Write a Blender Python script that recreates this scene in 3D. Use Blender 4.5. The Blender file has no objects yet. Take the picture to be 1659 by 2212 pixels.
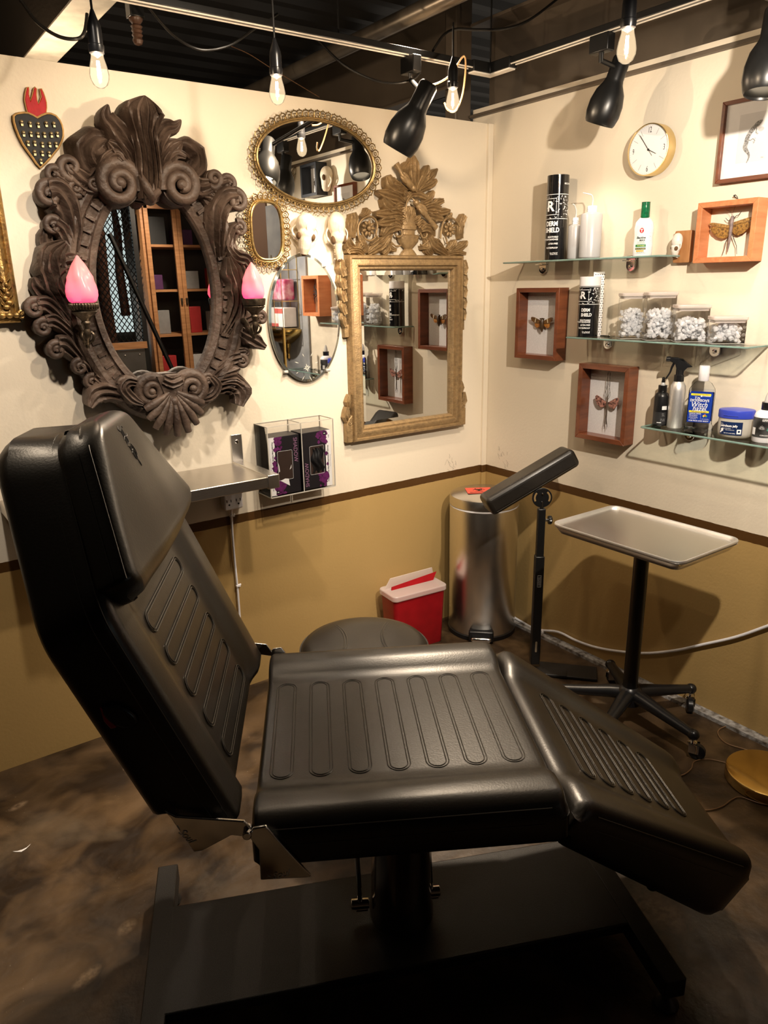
import bpy, bmesh, math, random
from mathutils import Vector as V, Matrix, noise
PI=math.pi; rad=math.radians; sin=math.sin; cos=math.cos
SC=bpy.context.scene; COL=SC.collection
random.seed(7)
# ---------------------------------------------------------------- camera solved from the room's vanishing lines
FPX=1597.02; YAW,PITCH,ROLL=.619020,.299370,-.0191242; CAM=V((-2.444917,-2.579024,1.6))
_fw=V((sin(YAW)*cos(PITCH),cos(YAW)*cos(PITCH),-sin(PITCH))); _rt=V((cos(YAW),-sin(YAW),0)); _up=_rt.cross(_fw)
RT=_rt*cos(ROLL)+_up*sin(ROLL); UP=_up*cos(ROLL)-_rt*sin(ROLL); FW=_fw
cd=bpy.data.cameras.new('camera'); cam=bpy.data.objects.new('camera',cd); COL.objects.link(cam)
cam.matrix_world=Matrix(((RT.x,UP.x,-FW.x,CAM.x),(RT.y,UP.y,-FW.y,CAM.y),(RT.z,UP.z,-FW.z,CAM.z),(0,0,0,1)))
cd.sensor_fit='VERTICAL'; cd.sensor_height=36; cd.lens=FPX/2212*36; cd.clip_start=.02; SC.camera=cam
def ray(x,y): return FW+RT*((x-829.5)/FPX)-UP*((y-1106)/FPX)
def A(x,y,d=0):                      # survey of the mirror wall: (along, height) of a photo point d in front of it
    r=ray(x,y); t=(-d-CAM.y)/r.y; p=CAM+r*t; return (p.x,p.z)
def B(x,y,d=0):                      # survey of the shelf wall: (rightwards along, height)
    r=ray(x,y); t=(-d-CAM.x)/r.x; p=CAM+r*t; return (-p.y,p.z)
def G(x,y,z=0):                      # survey of a level plane
    r=ray(x,y); t=(z-CAM.z)/r.z; return CAM+r*t
def depth(p): return (V(p)-CAM).dot(FW)
def zat(x,y,py):                     # height over plan point (x,y) seen at photo row py
    lo,hi=-.2,2.6
    for _ in range(40):
        m=(lo+hi)/2; d=V((x,y,m))-CAM; yy=1106-FPX*d.dot(UP)/d.dot(FW)
        if yy>py: lo=m
        else: hi=m
    return lo
# ---------------------------------------------------------------- materials
MT={}
def pm(name,c,rough=.5,metal=0,coat=0,trans=0,ior=1.45,c2=None,ns=12,amt=.35,bump=0,bs=80,emit=None,es=0,spec=.5,sss=0,alpha=1,stretch=None,detail=4,rvar=0,croug=.08):
    if name in MT: return MT[name]
    m=bpy.data.materials.new(name); m.use_nodes=True; nt=m.node_tree; N=nt.nodes; L=nt.links; b=N['Principled BSDF']
    tc=N.new('ShaderNodeTexCoord'); src=tc.outputs['Object']
    if stretch:
        mp=N.new('ShaderNodeMapping'); mp.inputs['Scale'].default_value=stretch; L.new(src,mp.inputs[0]); src=mp.outputs[0]
    no=N.new('ShaderNodeTexNoise'); no.inputs['Scale'].default_value=ns; no.inputs['Detail'].default_value=detail; L.new(src,no.inputs[0])
    mx=N.new('ShaderNodeMix'); mx.data_type='RGBA'
    c2=c2 or tuple(x*(1-amt*.5) for x in c)
    mx.inputs[6].default_value=(*c,1); mx.inputs[7].default_value=(*c2,1)
    rp=N.new('ShaderNodeValToRGB'); rp.color_ramp.elements[0].position=.35; rp.color_ramp.elements[1].position=.68
    L.new(no.outputs[0],rp.inputs[0]); L.new(rp.outputs[0],mx.inputs[0]); L.new(mx.outputs[2],b.inputs['Base Color'])
    b.inputs['Roughness'].default_value=rough; b.inputs['Metallic'].default_value=metal; b.inputs['Coat Weight'].default_value=coat
    b.inputs['Coat Roughness'].default_value=croug
    b.inputs['Transmission Weight'].default_value=trans; b.inputs['IOR'].default_value=ior; b.inputs['Specular IOR Level'].default_value=spec
    b.inputs['Alpha'].default_value=alpha
    if sss: b.inputs['Subsurface Weight'].default_value=sss; b.inputs['Subsurface Radius'].default_value=(.02,.015,.01)
    if rvar:
        ma=N.new('ShaderNodeMath'); ma.operation='MULTIPLY_ADD'; ma.inputs[1].default_value=rvar; ma.inputs[2].default_value=rough-rvar/2
        L.new(no.outputs[0],ma.inputs[0]); L.new(ma.outputs[0],b.inputs['Roughness'])
    if bump:
        n2=N.new('ShaderNodeTexNoise'); n2.inputs['Scale'].default_value=bs; n2.inputs['Detail'].default_value=3; L.new(src,n2.inputs[0])
        bp=N.new('ShaderNodeBump'); bp.inputs['Strength'].default_value=bump; bp.inputs['Distance'].default_value=.004
        L.new(n2.outputs[0],bp.inputs['Height']); L.new(bp.outputs[0],b.inputs['Normal'])
    if emit: b.inputs['Emission Color'].default_value=(*emit,1); b.inputs['Emission Strength'].default_value=es
    MT[name]=m; return m
def thin_glass(name,tint=(1,1,1),blend=.12,rough=0,add=0):
    if name in MT: return MT[name]
    m=bpy.data.materials.new(name); m.use_nodes=True; nt=m.node_tree; N=nt.nodes; L=nt.links; N.remove(N['Principled BSDF'])
    t=N.new('ShaderNodeBsdfTransparent'); t.inputs[0].default_value=(*tint,1); g=N.new('ShaderNodeBsdfGlossy'); g.inputs['Roughness'].default_value=rough
    lw=N.new('ShaderNodeLayerWeight'); lw.inputs[0].default_value=blend; mx=N.new('ShaderNodeMixShader')
    ad=N.new('ShaderNodeMath'); ad.operation='ADD'; ad.inputs[1].default_value=add; ad.use_clamp=True
    L.new(lw.outputs['Fresnel'],ad.inputs[0]); L.new(ad.outputs[0],mx.inputs[0]); L.new(t.outputs[0],mx.inputs[1]); L.new(g.outputs[0],mx.inputs[2])
    L.new(mx.outputs[0],N['Material Output'].inputs[0]); MT[name]=m; return m
def milky(name,c,tr=.5,clear=0.0,gloss=.06):
    if name in MT: return MT[name]
    m=bpy.data.materials.new(name); m.use_nodes=True; nt=m.node_tree; N=nt.nodes; L=nt.links; N.remove(N['Principled BSDF'])
    d=N.new('ShaderNodeBsdfDiffuse'); d.inputs[0].default_value=(*c,1); t=N.new('ShaderNodeBsdfTranslucent'); t.inputs[0].default_value=(*c,1)
    tp=N.new('ShaderNodeBsdfTransparent'); g=N.new('ShaderNodeBsdfGlossy'); g.inputs['Roughness'].default_value=.25
    a=N.new('ShaderNodeMixShader'); a.inputs[0].default_value=tr; L.new(d.outputs[0],a.inputs[1]); L.new(t.outputs[0],a.inputs[2])
    b=N.new('ShaderNodeMixShader'); b.inputs[0].default_value=clear; L.new(a.outputs[0],b.inputs[1]); L.new(tp.outputs[0],b.inputs[2])
    e=N.new('ShaderNodeMixShader'); e.inputs[0].default_value=gloss; L.new(b.outputs[0],e.inputs[1]); L.new(g.outputs[0],e.inputs[2])
    L.new(e.outputs[0],N['Material Output'].inputs[0]); MT[name]=m; return m
def wall_mat():
    m=bpy.data.materials.new('painted wall, cream over brown line over tan'); m.use_nodes=True; nt=m.node_tree; N=nt.nodes; L=nt.links; b=N['Principled BSDF']
    ge=N.new('ShaderNodeNewGeometry'); sp=N.new('ShaderNodeSeparateXYZ'); L.new(ge.outputs['Position'],sp.inputs[0])
    no=N.new('ShaderNodeTexNoise'); no.inputs['Scale'].default_value=1.7; no.inputs['Detail'].default_value=5; L.new(ge.outputs['Position'],no.inputs[0])
    wob=N.new('ShaderNodeTexNoise'); wob.inputs['Scale'].default_value=30; L.new(ge.outputs['Position'],wob.inputs[0])
    w=N.new('ShaderNodeMath'); w.operation='MULTIPLY_ADD'; w.inputs[1].default_value=.004; L.new(wob.outputs[0],w.inputs[0]); L.new(sp.outputs[2],w.inputs[2])
    def col(a,bb):
        x=N.new('ShaderNodeMix'); x.data_type='RGBA'; x.inputs[6].default_value=(*a,1); x.inputs[7].default_value=(*bb,1); L.new(no.outputs[0],x.inputs[0]); return x.outputs[2]
    cream=col((.80,.72,.585),(.74,.65,.51)); tan=col((.47,.315,.125),(.41,.27,.10)); br=col((.088,.040,.010),(.075,.033,.008))
    def gt(h):
        x=N.new('ShaderNodeMath'); x.operation='GREATER_THAN'; x.inputs[1].default_value=h; L.new(w.outputs[0],x.inputs[0]); return x.outputs[0]
    m1=N.new('ShaderNodeMix'); m1.data_type='RGBA'; L.new(gt(.7165),m1.inputs[0]); L.new(tan,m1.inputs[6]); L.new(br,m1.inputs[7])
    m2=N.new('ShaderNodeMix'); m2.data_type='RGBA'; L.new(gt(.752),m2.inputs[0]); L.new(m1.outputs[2],m2.inputs[6]); L.new(cream,m2.inputs[7])
    L.new(m2.outputs[2],b.inputs['Base Color']); b.inputs['Roughness'].default_value=.48; b.inputs['Specular IOR Level'].default_value=.3
    n2=N.new('ShaderNodeTexNoise'); n2.inputs['Scale'].default_value=90; n2.inputs['Detail'].default_value=4; L.new(ge.outputs['Position'],n2.inputs[0])
    bp=N.new('ShaderNodeBump'); bp.inputs['Strength'].default_value=.22; bp.inputs['Distance'].default_value=.003; L.new(n2.outputs[0],bp.inputs['Height']); L.new(bp.outputs[0],b.inputs['Normal'])
    return m
def _sc(x0,y0,x1,y1,w,st):
    p,q=G(x0,y0),G(x1,y1); return ((p.x+q.x)/2,(p.y+q.y)/2,math.atan2(q.y-p.y,q.x-p.x),(q-p).length/2*1.15,w,st)
SCUFFS=[_sc(158,2140,215,2085,.022,.8),_sc(258,2020,290,1985,.022,.5),_sc(265,1662,288,1652,.03,.7),_sc(20,1752,60,1730,.018,.55),_sc(1345,1935,1500,2005,.06,.5),_sc(1290,1650,1380,1600,.05,.45),_sc(1420,1930,1540,1890,.05,.4)]
def floor_mat():
    m=bpy.data.materials.new('stained concrete floor'); m.use_nodes=True; nt=m.node_tree; N=nt.nodes; L=nt.links; b=N['Principled BSDF']
    ge=N.new('ShaderNodeNewGeometry')
    def nz(s,d,dist=0):
        n=N.new('ShaderNodeTexNoise'); n.inputs['Scale'].default_value=s; n.inputs['Detail'].default_value=d; n.inputs['Distortion'].default_value=dist; L.new(ge.outputs['Position'],n.inputs[0]); return n.outputs[0]
    def ramp(src,p0,p1,c0,c1):
        r=N.new('ShaderNodeValToRGB'); e=r.color_ramp.elements; e[0].position=p0; e[1].position=p1; e[0].color=(*c0,1); e[1].color=(*c1,1); L.new(src,r.inputs[0]); return r.outputs[0]
    base=ramp(nz(6,12,.8),.38,.70,(.017,.0085,.0035),(.115,.070,.034))
    sp=ramp(nz(160,2),.72,.76,(0,0,0),(1,1,1)); sc=ramp(nz(1.1,8,1.2),.58,.72,(0,0,0),(1,1,1))
    m1=N.new('ShaderNodeMix'); m1.data_type='RGBA'; L.new(sc,m1.inputs[0]); L.new(base,m1.inputs[6]); m1.inputs[7].default_value=(.15,.11,.07,1)
    mm=N.new('ShaderNodeMath'); mm.operation='MULTIPLY'; L.new(sp,mm.inputs[0]); L.new(ramp(nz(3,3),.5,.6,(0,0,0),(1,1,1)),mm.inputs[1])
    m2=N.new('ShaderNodeMix'); m2.data_type='RGBA'; L.new(mm.outputs[0],m2.inputs[0]); L.new(m1.outputs[2],m2.inputs[6]); m2.inputs[7].default_value=(.3,.26,.2,1)
    cur=m2.outputs[2]; grit=ramp(nz(60,8),.35,.62,(.15,.15,.15),(1,1,1))
    for (cx,cy_,an,l,w_,st) in SCUFFS:
        mp=N.new('ShaderNodeMapping'); mp.vector_type='TEXTURE'; mp.inputs['Location'].default_value=(cx,cy_,0); mp.inputs['Rotation'].default_value=(0,0,an); mp.inputs['Scale'].default_value=(l,w_,1); L.new(ge.outputs['Position'],mp.inputs[0])
        ln=N.new('ShaderNodeVectorMath'); ln.operation='LENGTH'; L.new(mp.outputs[0],ln.inputs[0])
        r_=ramp(ln.outputs['Value'],.45,1.0,(st,st,st),(0,0,0)); mu=N.new('ShaderNodeMath'); mu.operation='MULTIPLY'; L.new(r_,mu.inputs[0]); L.new(grit,mu.inputs[1])
        mx=N.new('ShaderNodeMix'); mx.data_type='RGBA'; L.new(mu.outputs[0],mx.inputs[0]); L.new(cur,mx.inputs[6]); mx.inputs[7].default_value=(.30,.21,.13,1); cur=mx.outputs[2]
    L.new(cur,b.inputs['Base Color'])
    rr=ramp(nz(9,5),.3,.7,(.3,.3,.3),(.55,.55,.55)); L.new(rr,b.inputs['Roughness'])
    bp=N.new('ShaderNodeBump'); bp.inputs['Strength'].default_value=.5; bp.inputs['Distance'].default_value=.005; L.new(nz(26,9),bp.inputs['Height']); L.new(bp.outputs[0],b.inputs['Normal'])
    return m
leather=pm('black leather',(.013,.0105,.008),.34,c2=(.008,.0065,.005),ns=14,bump=.07,bs=220,spec=.6,rvar=.08,detail=7)
leather_in=pm('black leather stitch',(.035,.032,.028),.28,ns=200,spec=.7)
black_metal=pm('black powder coat',(.010,.009,.009),.45,c2=(.018,.017,.016),ns=300,bump=.3,bs=500)
black_satin=pm('black satin paint',(.008,.008,.008),.33,ns=40)
black_plastic=pm('black plastic',(.010,.010,.011),.3,ns=60)
chrome=pm('chrome',(.78,.77,.76),.06,1,ns=30,amt=.1)
steel=pm('brushed steel',(.86,.84,.81),.27,1,c2=(.72,.70,.66),ns=40,stretch=(40,40,1.2),bump=.05,bs=60)
steel_shelf=pm('satin steel sheet',(.60,.56,.51),.3,1,c2=(.5,.46,.42),ns=30,stretch=(1.2,40,40))
alu=pm('brushed aluminium',(.80,.79,.78),.42,.85,ns=60,stretch=(20,20,1))
tray_m=pm('worn aluminium tray',(.86,.84,.82),.40,.9,c2=(.70,.68,.65),ns=9,rvar=.2)
mirror_m=pm('mirror silver',(.90,.90,.88),.0,1,ns=3,amt=.03)
old_mirror=pm('old mirror silver',(.84,.84,.82),.015,1,c2=(.72,.72,.70),ns=26,amt=.1,detail=8)
gold_m=pm('aged gilt',(.52,.33,.11),.38,.75,c2=(.22,.13,.05),ns=45,bump=.4,bs=120)
gilt_wood=pm('gilded carved wood',(.37,.245,.115),.45,.35,c2=(.25,.165,.08),ns=60,bump=.35,bs=170)
brass=pm('polished brass',(.80,.56,.20),.16,1,ns=20,amt=.2)
brass_sat=pm('satin brass',(.78,.60,.30),.28,1,ns=30,amt=.15)
dark_wood=pm('carved brown wood',(.030,.017,.011),.55,c2=(.112,.076,.056),ns=13,bump=.9,bs=60,detail=9)
cherry=pm('cherry stained wood',(.20,.058,.022),.35,c2=(.11,.030,.012),ns=7,stretch=(6,6,1),coat=.3,bump=.1,bs=80)
cherry_h=pm('cherry stained wood across',(.20,.058,.022),.35,c2=(.11,.030,.012),ns=7,stretch=(1,6,6),coat=.3)
orange_wood=pm('orange cedar wood',(.62,.24,.10),.5,c2=(.50,.17,.065),ns=8,stretch=(8,8,1),bump=.1)
oak=pm('warm oak',(.50,.24,.10),.42,c2=(.36,.16,.065),ns=8,stretch=(1,9,9))
linen=pm('white linen backing',(.78,.77,.78),.9,ns=160,amt=.2,bump=.3,bs=500)
paper=pm('white paper',(.86,.85,.85),.7,ns=30,amt=.06)
ink=pm('black print',(.012,.012,.012),.5,ns=30)
ink_grey=pm('grey print',(.30,.29,.28),.6,ns=30)
white_print=pm('white print',(.88,.88,.88),.5,ns=30,amt=.05)
white_plastic=pm('white plastic',(.84,.83,.86),.32,ns=20,amt=.06)
glass_shelf=thin_glass('clear shelf glass',(.95,.985,.965),.15)
glass_edge=pm('green glass edge',(.30,.47,.42),.12,spec=.8,ns=20,trans=.3)
clear=thin_glass('clear acrylic',(.98,.98,.98),.10)
pane=thin_glass('picture glass',(.985,.985,.985),.05)
bone=pm('bone',(.84,.76,.62),.5,c2=(.74,.62,.44),ns=30,bump=.3,bs=90)
red_plastic=pm('red plastic',(.36,.007,.012),.35,ns=20,sss=.0)
milk_w=milky('translucent white plastic',(.66,.66,.68),.4,.15)
frost_lid=milky('frosted lid',(.88,.80,.76),.4,.3)
# ---------------------------------------------------------------- mesh builder
TXT={}
def text_geo(s,bold=0):
    k=(s,bold)
    if k not in TXT:
        cu=bpy.data.curves.new('t','FONT'); cu.body=s; cu.size=1; cu.align_x='CENTER'; cu.align_y='CENTER'; cu.resolution_u=3; cu.offset=bold; cu.fill_mode='FRONT'
        o=bpy.data.objects.new('t',cu); me=bpy.data.meshes.new_from_object(o)
        TXT[k]=([tuple(v.co) for v in me.vertices],[tuple(p.vertices) for p in me.polygons])
        bpy.data.objects.remove(o); bpy.data.curves.remove(cu); bpy.data.meshes.remove(me)
    return TXT[k]
def cr(pts,n=24,closed=False):       # catmull-rom resample
    P=[V(p) for p in pts]; out=[]; m=len(P); segs=m if closed else m-1
    for i in range(n if closed else n+1):
        x=i/n*segs; k=min(int(x),segs-1); t=x-k
        g=(lambda j:P[j%m]) if closed else (lambda j:P[max(0,min(m-1,j))])
        a,b,c,d=g(k-1),g(k),g(k+1),g(k+2)
        out.append(.5*((2*b)+(c-a)*t+(2*a-5*b+4*c-d)*t*t+(3*b-a-3*c+d)*t**3))
    return out
def lerpl(L,t):
    x=t*(len(L)-1); k=min(int(x),len(L)-2); return L[k]+(L[k+1]-L[k])*(x-k)
class M:
    def __init__(s): s.v=[]; s.f=[]; s.mi=[]; s.k=0; s.T=None
    def add(s,vs,fs):
        o=len(s.v)
        for p in vs:
            p=V(p) if len(p)==3 else V((p[0],p[1],0)); s.v.append(s.T@p if s.T else p)
        for f in fs: s.f.append([i+o for i in f]); s.mi.append(s.k)
        return s
    def box(s,c,d,R=None):
        x,y,z=[q/2 for q in d]; vs=[V((a*x,b*y,e*z)) for a in(-1,1) for b in(-1,1) for e in(-1,1)]
        if R: vs=[R@q for q in vs]
        vs=[q+V(c) for q in vs]
        return s.add(vs,[(0,1,3,2),(4,6,7,5),(0,4,5,1),(2,3,7,6),(0,2,6,4),(1,5,7,3)])
    def prism(s,poly,z0,z1,inset=0,cap0=True):
        n=len(poly); ar=sum(poly[i][0]*poly[(i+1)%n][1]-poly[(i+1)%n][0]*poly[i][1] for i in range(n))
        P=list(poly) if ar>0 else list(poly)[::-1]
        vs=[(p[0],p[1],z0) for p in P]+[(p[0],p[1],z1) for p in P]
        fs=[(i,(i+1)%n,n+(i+1)%n,n+i) for i in range(n)]+[tuple(range(n,2*n))]
        if cap0: fs.append(tuple(range(n-1,-1,-1)))
        return s.add(vs,fs)
    def flat(s,poly,z): return s.add([(p[0],p[1],z) for p in poly],[tuple(range(len(poly)))])
    def lathe(s,prof,seg=32,c=(0,0,0),sx=1,sy=1,R=None,a0=0,a1=2*PI,fl=None):
        full=abs(a1-a0-2*PI)<1e-6; n=seg if full else seg+1; vs=[]
        for i in range(n):
            a=a0+(a1-a0)*i/seg
            for r,z in prof:
                q=r*(fl(a,z) if fl else 1); p=V((q*cos(a)*sx,q*sin(a)*sy,z)); vs.append((R@p if R else p)+V(c))
        m=len(prof); fs=[]
        for i in range(seg):
            j=(i+1)%n
            for k in range(m-1): fs.append((i*m+k,j*m+k,j*m+k+1,i*m+k+1))
        return s.add(vs,fs)
    def tube(s,path,r,seg=8,closed=False,fy=1,cap=True):
        P=[V(p) if len(p)==3 else V((p[0],p[1],0)) for p in path]; n=len(P); vs=[]; T0=None; N0=None
        for i in range(n):
            t=(P[(i+1)%n]-P[i-1]) if closed else (P[min(i+1,n-1)]-P[max(i-1,0)])
            t=t.normalized() if t.length>1e-9 else V((0,0,1))
            if N0 is None:
                h=V((0,0,1)) if abs(t.z)<.9 else V((1,0,0)); N0=(h-t*h.dot(t)).normalized()
            else:
                N0=(N0-t*N0.dot(t)); N0=N0.normalized() if N0.length>1e-6 else V((1,0,0))
            b=t.cross(N0); rr=r[i] if isinstance(r,(list,tuple)) else r
            for k in range(seg):
                a=2*PI*k/seg; vs.append(P[i]+N0*(rr*fy*cos(a))+b*(rr*sin(a)))
        fs=[]
        for i in range(n if closed else n-1):
            j=(i+1)%n
            for k in range(seg): fs.append((i*seg+k,i*seg+(k+1)%seg,j*seg+(k+1)%seg,j*seg+k))
        if not closed and cap: fs+= [tuple(range(seg-1,-1,-1)),tuple(range((n-1)*seg,n*seg))]
        return s.add(vs,fs)
    def ell(s,c,r,R=None,seg=16,rings=10):
        if not isinstance(r,(tuple,list)): r=(r,r,r)
        vs=[]
        for j in range(rings+1):
            th=PI*j/rings
            for i in range(seg):
                p=V((r[0]*sin(th)*cos(2*PI*i/seg),r[1]*sin(th)*sin(2*PI*i/seg),-r[2]*cos(th))); vs.append((R@p if R else p)+V(c))
        fs=[(j*seg+i,j*seg+(i+1)%seg,(j+1)*seg+(i+1)%seg,(j+1)*seg+i) for j in range(rings) for i in range(seg)]
        return s.add(vs,fs)
    def grid(s,fn,nu,nv,cu=False,cv=False):
        U=nu if cu else nu+1; W=nv if cv else nv+1
        vs=[fn(i/nu,j/nv) for i in range(U) for j in range(W)]
        fs=[(i*W+j,((i+1)%U)*W+j,((i+1)%U)*W+(j+1)%W,i*W+(j+1)%W) for i in range(nu) for j in range(nv)]
        return s.add(vs,fs)
    def text(s,t,x,y,z,size,rot=0,sx=1,bold=0,wrap=None,slant=0,al=0):
        vs,fs=text_geo(t,bold); out=[]; c,n=cos(rot),sin(rot)
        off=0
        if al: xs=[v[0] for v in vs]; off=-min(xs) if al<0 else -max(xs)
        for a,b,_ in vs:
            a=(a+off+slant*b)*size*sx; b=b*size; p=(x+a*c-b*n,y+a*n+b*c)
            out.append(wrap(*p) if wrap else (p[0],p[1],z))
        return s.add(out,fs)
    # carved leaf: spine in the wall plane, fluted cross-section, skirt down towards the wall
    def leaf(s,sp,w,d0=.02,d1=.04,fl=3,bulge=.5,skirt=.05,scal=.15,n=22,lobes=4,ridge=.30):
        P=cr(sp,n); m=18; vs=[]
        for i,p in enumerate(P):
            t=i/n; a=P[min(i+1,n)]-P[max(i-1,0)]; a=V((a.x,a.y)).normalized() if a.length>1e-9 else V((1,0)); q=V((-a.y,a.x))
            ww=lerpl(w,t)/2; ww*=1-scal*abs(sin(lobes*PI*t))*.6; d=d0+(d1-d0)*t
            row=[]
            for j in range(m+1):
                x=-1+2*j/m; h=d+ww*bulge*math.sqrt(max(0,1-x*x))+ww*ridge*cos(fl*PI*x*(1+.12*sin(5*t)))*(1-.4*t)
                row.append((p.x+q.x*ww*x,p.y+q.y*ww*x,h))
            b0=(row[0][0],row[0][1],max(.002,row[0][2]-skirt)); b1=(row[-1][0],row[-1][1],max(.002,row[-1][2]-skirt))
            vs+= [b0]+row+[b1]
        W=m+3; fs=[(i*W+j,(i+1)*W+j,(i+1)*W+j+1,i*W+j+1) for i in range(n) for j in range(W-1)]
        fs+= [tuple(range(W-1,-1,-1)),tuple(range(n*W,(n+1)*W))]
        fs=[f[::-1] for f in fs]
        return s.add(vs,fs)
    def scroll(s,c,r,d,a0,turns=1.7,dr=1,th=.3):
        n=40; path=[]; rr=[]
        for i in range(n+1):
            t=i/n; a=a0+dr*2*PI*turns*t; q=r*(1-.80*t); path.append((c[0]+q*cos(a)*.86,c[1]+q*sin(a)*.86,d+r*.25*t)); rr.append(r*th*(1-.45*t))
        s.tube(path,rr,8); s.lathe([(0,d+r*.12),(r*.8,d+r*.05),(r*.85,d-r*.3),(r*.85,.004)],24,(c[0],c[1],0)); s.ell((c[0],c[1],d+r*.28),(r*.22,r*.22,r*.16),None,12,8)
        return s
    def build(s,name,mat,parent=None,smooth=True,ang=38,bevel=0,bseg=2,sub=0,loc=None,rot=None):
        me=bpy.data.meshes.new(name); me.from_pydata([tuple(p) for p in s.v],[],s.f)
        mats=mat if isinstance(mat,(list,tuple)) else [mat]
        for q in mats: me.materials.append(q)
        bm=bmesh.new(); bm.from_mesh(me)
        for i,f in enumerate(bm.faces): f.material_index=s.mi[i] if i<len(s.mi) else 0; f.smooth=smooth
        bmesh.ops.remove_doubles(bm,verts=bm.verts,dist=1e-6)
        bmesh.ops.recalc_face_normals(bm,faces=bm.faces)
        if smooth:
            for e in bm.edges:
                if len(e.link_faces)==2 and e.calc_face_angle(0)>rad(ang): e.smooth=False
        bm.to_mesh(me); bm.free(); me.validate(); me.update()
        o=bpy.data.objects.new(name,me); COL.objects.link(o)
        if parent: o.parent=parent
        if loc: o.location=loc
        if rot: o.rotation_euler=rot
        if bevel:
            b=o.modifiers.new('bevel','BEVEL'); b.width=bevel; b.segments=bseg; b.limit_method='ANGLE'; b.angle_limit=rad(40); b.harden_normals=False
        if sub: b=o.modifiers.new('sub','SUBSURF'); b.levels=sub; b.render_levels=sub
        return o
def recalc(o):
    bm=bmesh.new(); bm.from_mesh(o.data); bmesh.ops.recalc_face_normals(bm,faces=bm.faces); bm.to_mesh(o.data); bm.free(); return o
def tag(o,label,cat,group=None,kind=None):
    o['label']=label; o['category']=cat
    if group: o['group']=group
    if kind: o['kind']=kind
    return o
def struct(o): o['kind']='structure'; return o
def T(name,label,cat,loc=(0,0,0),rz=0,group=None):
    o=bpy.data.objects.new(name,None); COL.objects.link(o); o.empty_display_size=.05; o.location=loc; o.rotation_euler=(0,0,rz); return tag(o,label,cat,group)
def TA(name,label,cat,u,v,group=None,n=0):     # thing hung on the mirror wall
    o=T(name,label,cat,(u,-n,v),0,group); o.rotation_euler=(PI/2,0,0); return o
def TB(name,label,cat,u,v,group=None,n=0):     # thing hung on the shelf wall
    o=T(name,label,cat,(-n,-u,v),0,group); o.rotation_euler=(PI/2,0,-PI/2); return o
def rrect(w,h,r,n=5,cx=0,cy=0):
    out=[]
    for sx,sy,a in((1,1,0),(-1,1,90),(-1,-1,180),(1,-1,270)):
        for i in range(n+1):
            t=rad(a+90*i/n); out.append((cx+sx*(w/2-r)+r*cos(t),cy+sy*(h/2-r)+r*sin(t)))
    return out
def frame_sweep(m,w,h,prof,cx=0,cy=0):          # moulding swept round a rectangle; prof=(inward offset, height)
    for k in range(4):
        cs=[(-1,-1),(1,-1),(1,1),(-1,1)]; a=cs[k]; b=cs[(k+1)%4]
        rows=[[(cx+q[0]*(w/2-o),cy+q[1]*(h/2-o),z) for o,z in prof] for q in(a,b)]
        n=len(prof); m.add(rows[0]+rows[1],[(i,i+1,n+i+1,n+i) for i in range(n-1)])
    return m
def remesh(o,vox=.003,sm=4):
    r=o.modifiers.new('remesh','REMESH'); r.mode='VOXEL'; r.voxel_size=vox; r.use_smooth_shade=True
    if sm: q=o.modifiers.new('smooth','SMOOTH'); q.iterations=sm; q.factor=.5
    return o
# brightness of the room's lamps; LIGHTS also holds unseen spots added as fill
SPOT1,SPOT2,SPOT3=14,4,5; BULB=9; SCON=.05; AMB=.10; EXPO=1.0
LIGHTS=[('unseen_spot',(-1.02,-1.98,2.14),(0,-.85,1.30),66,90,(1,.87,.72),.02),
 ('unseen_spot',(-1.30,-1.35,2.42),(-1.50,0,1.25),30,84,(1,.83,.64)),
 ('unseen_spot',(-2.1,-1.0,2.42),(-2.0,-.1,1.0),30,75,(1,.87,.74)),
 ('unseen_spot',(-.62,-.32,2.45),(-1.50,-1.25,.75),125,72,(1,.80,.58),.04),  # added spot without a fixture, puts the highlight on the chair leather
 ('unseen_spot',(-2.55,-.35,2.40),(-2.35,-.95,0),12,70,(1,.80,.58),.05),  # added fill for the floor at left, no fixture
 ('unseen_spot',(-.4,-2.3,2.45),(-.9,-3.1,1.5),40,80,(1,.85,.68),.05),
 ('unseen_spot',(-.95,-2.5,2.40),(0,-2.15,1.6),22,70,(1,.86,.70),.04),  # added to brighten the wall part that the small mirror reflects
 ('unseen_spot',(-.95,-1.25,2.40),(-.85,0,.45),34,62,(1,.85,.68),.04)]  # added fill on the lower mirror wall, no lamp hangs here
# ================================================================ setting
WM=wall_mat()
HA=2.245
o=struct(M().box((-2.27,.06,HA/2),(4.5,.12,HA)).build('wall_back',WM))
o=struct(M().box((.06,-1.49,1.16),(.12,3.22,2.32)).build('wall_right',WM)); struct(M().box((-.006,-2.60,1.15),(.012,.90,2.30)).build('door_1',pm('flat brown door',(.17,.10,.065),.6,ns=2)))
m=M().box((-.014,-.0,HA/2),(.028,.028,HA)); struct(m.build('trim_1',WM,bevel=.003))
fl=struct(M().box((-1.9,-1.6,-.05),(6.2,6.8,.1)).build('floor',floor_mat()))
deck=M().grid(lambda a,b:(-5+7*a,-5+8.6*b,2.80+(.018 if int(b*172)%4<2 else 0)),1,172)
struct(deck.build('ceiling',pm('black painted deck',(.020,.018,.016),.42,ns=3),smooth=False))
dk=pm('dark brown back wall',(.055,.040,.030),.7,ns=2)
struct(M().box((-4.6,-1.3,1.4),(.1,7.4,2.8)).build('wall_left',dk)); struct(M().box((-1.5,-4.95,1.4),(6.3,.1,2.8)).build('wall_front',dk))
struct(M().box((-1.5,3.55,1.4),(6.3,.1,2.8)).build('wall_far',pm('black far wall',(.012,.011,.010),.8,ns=2)))
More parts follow.
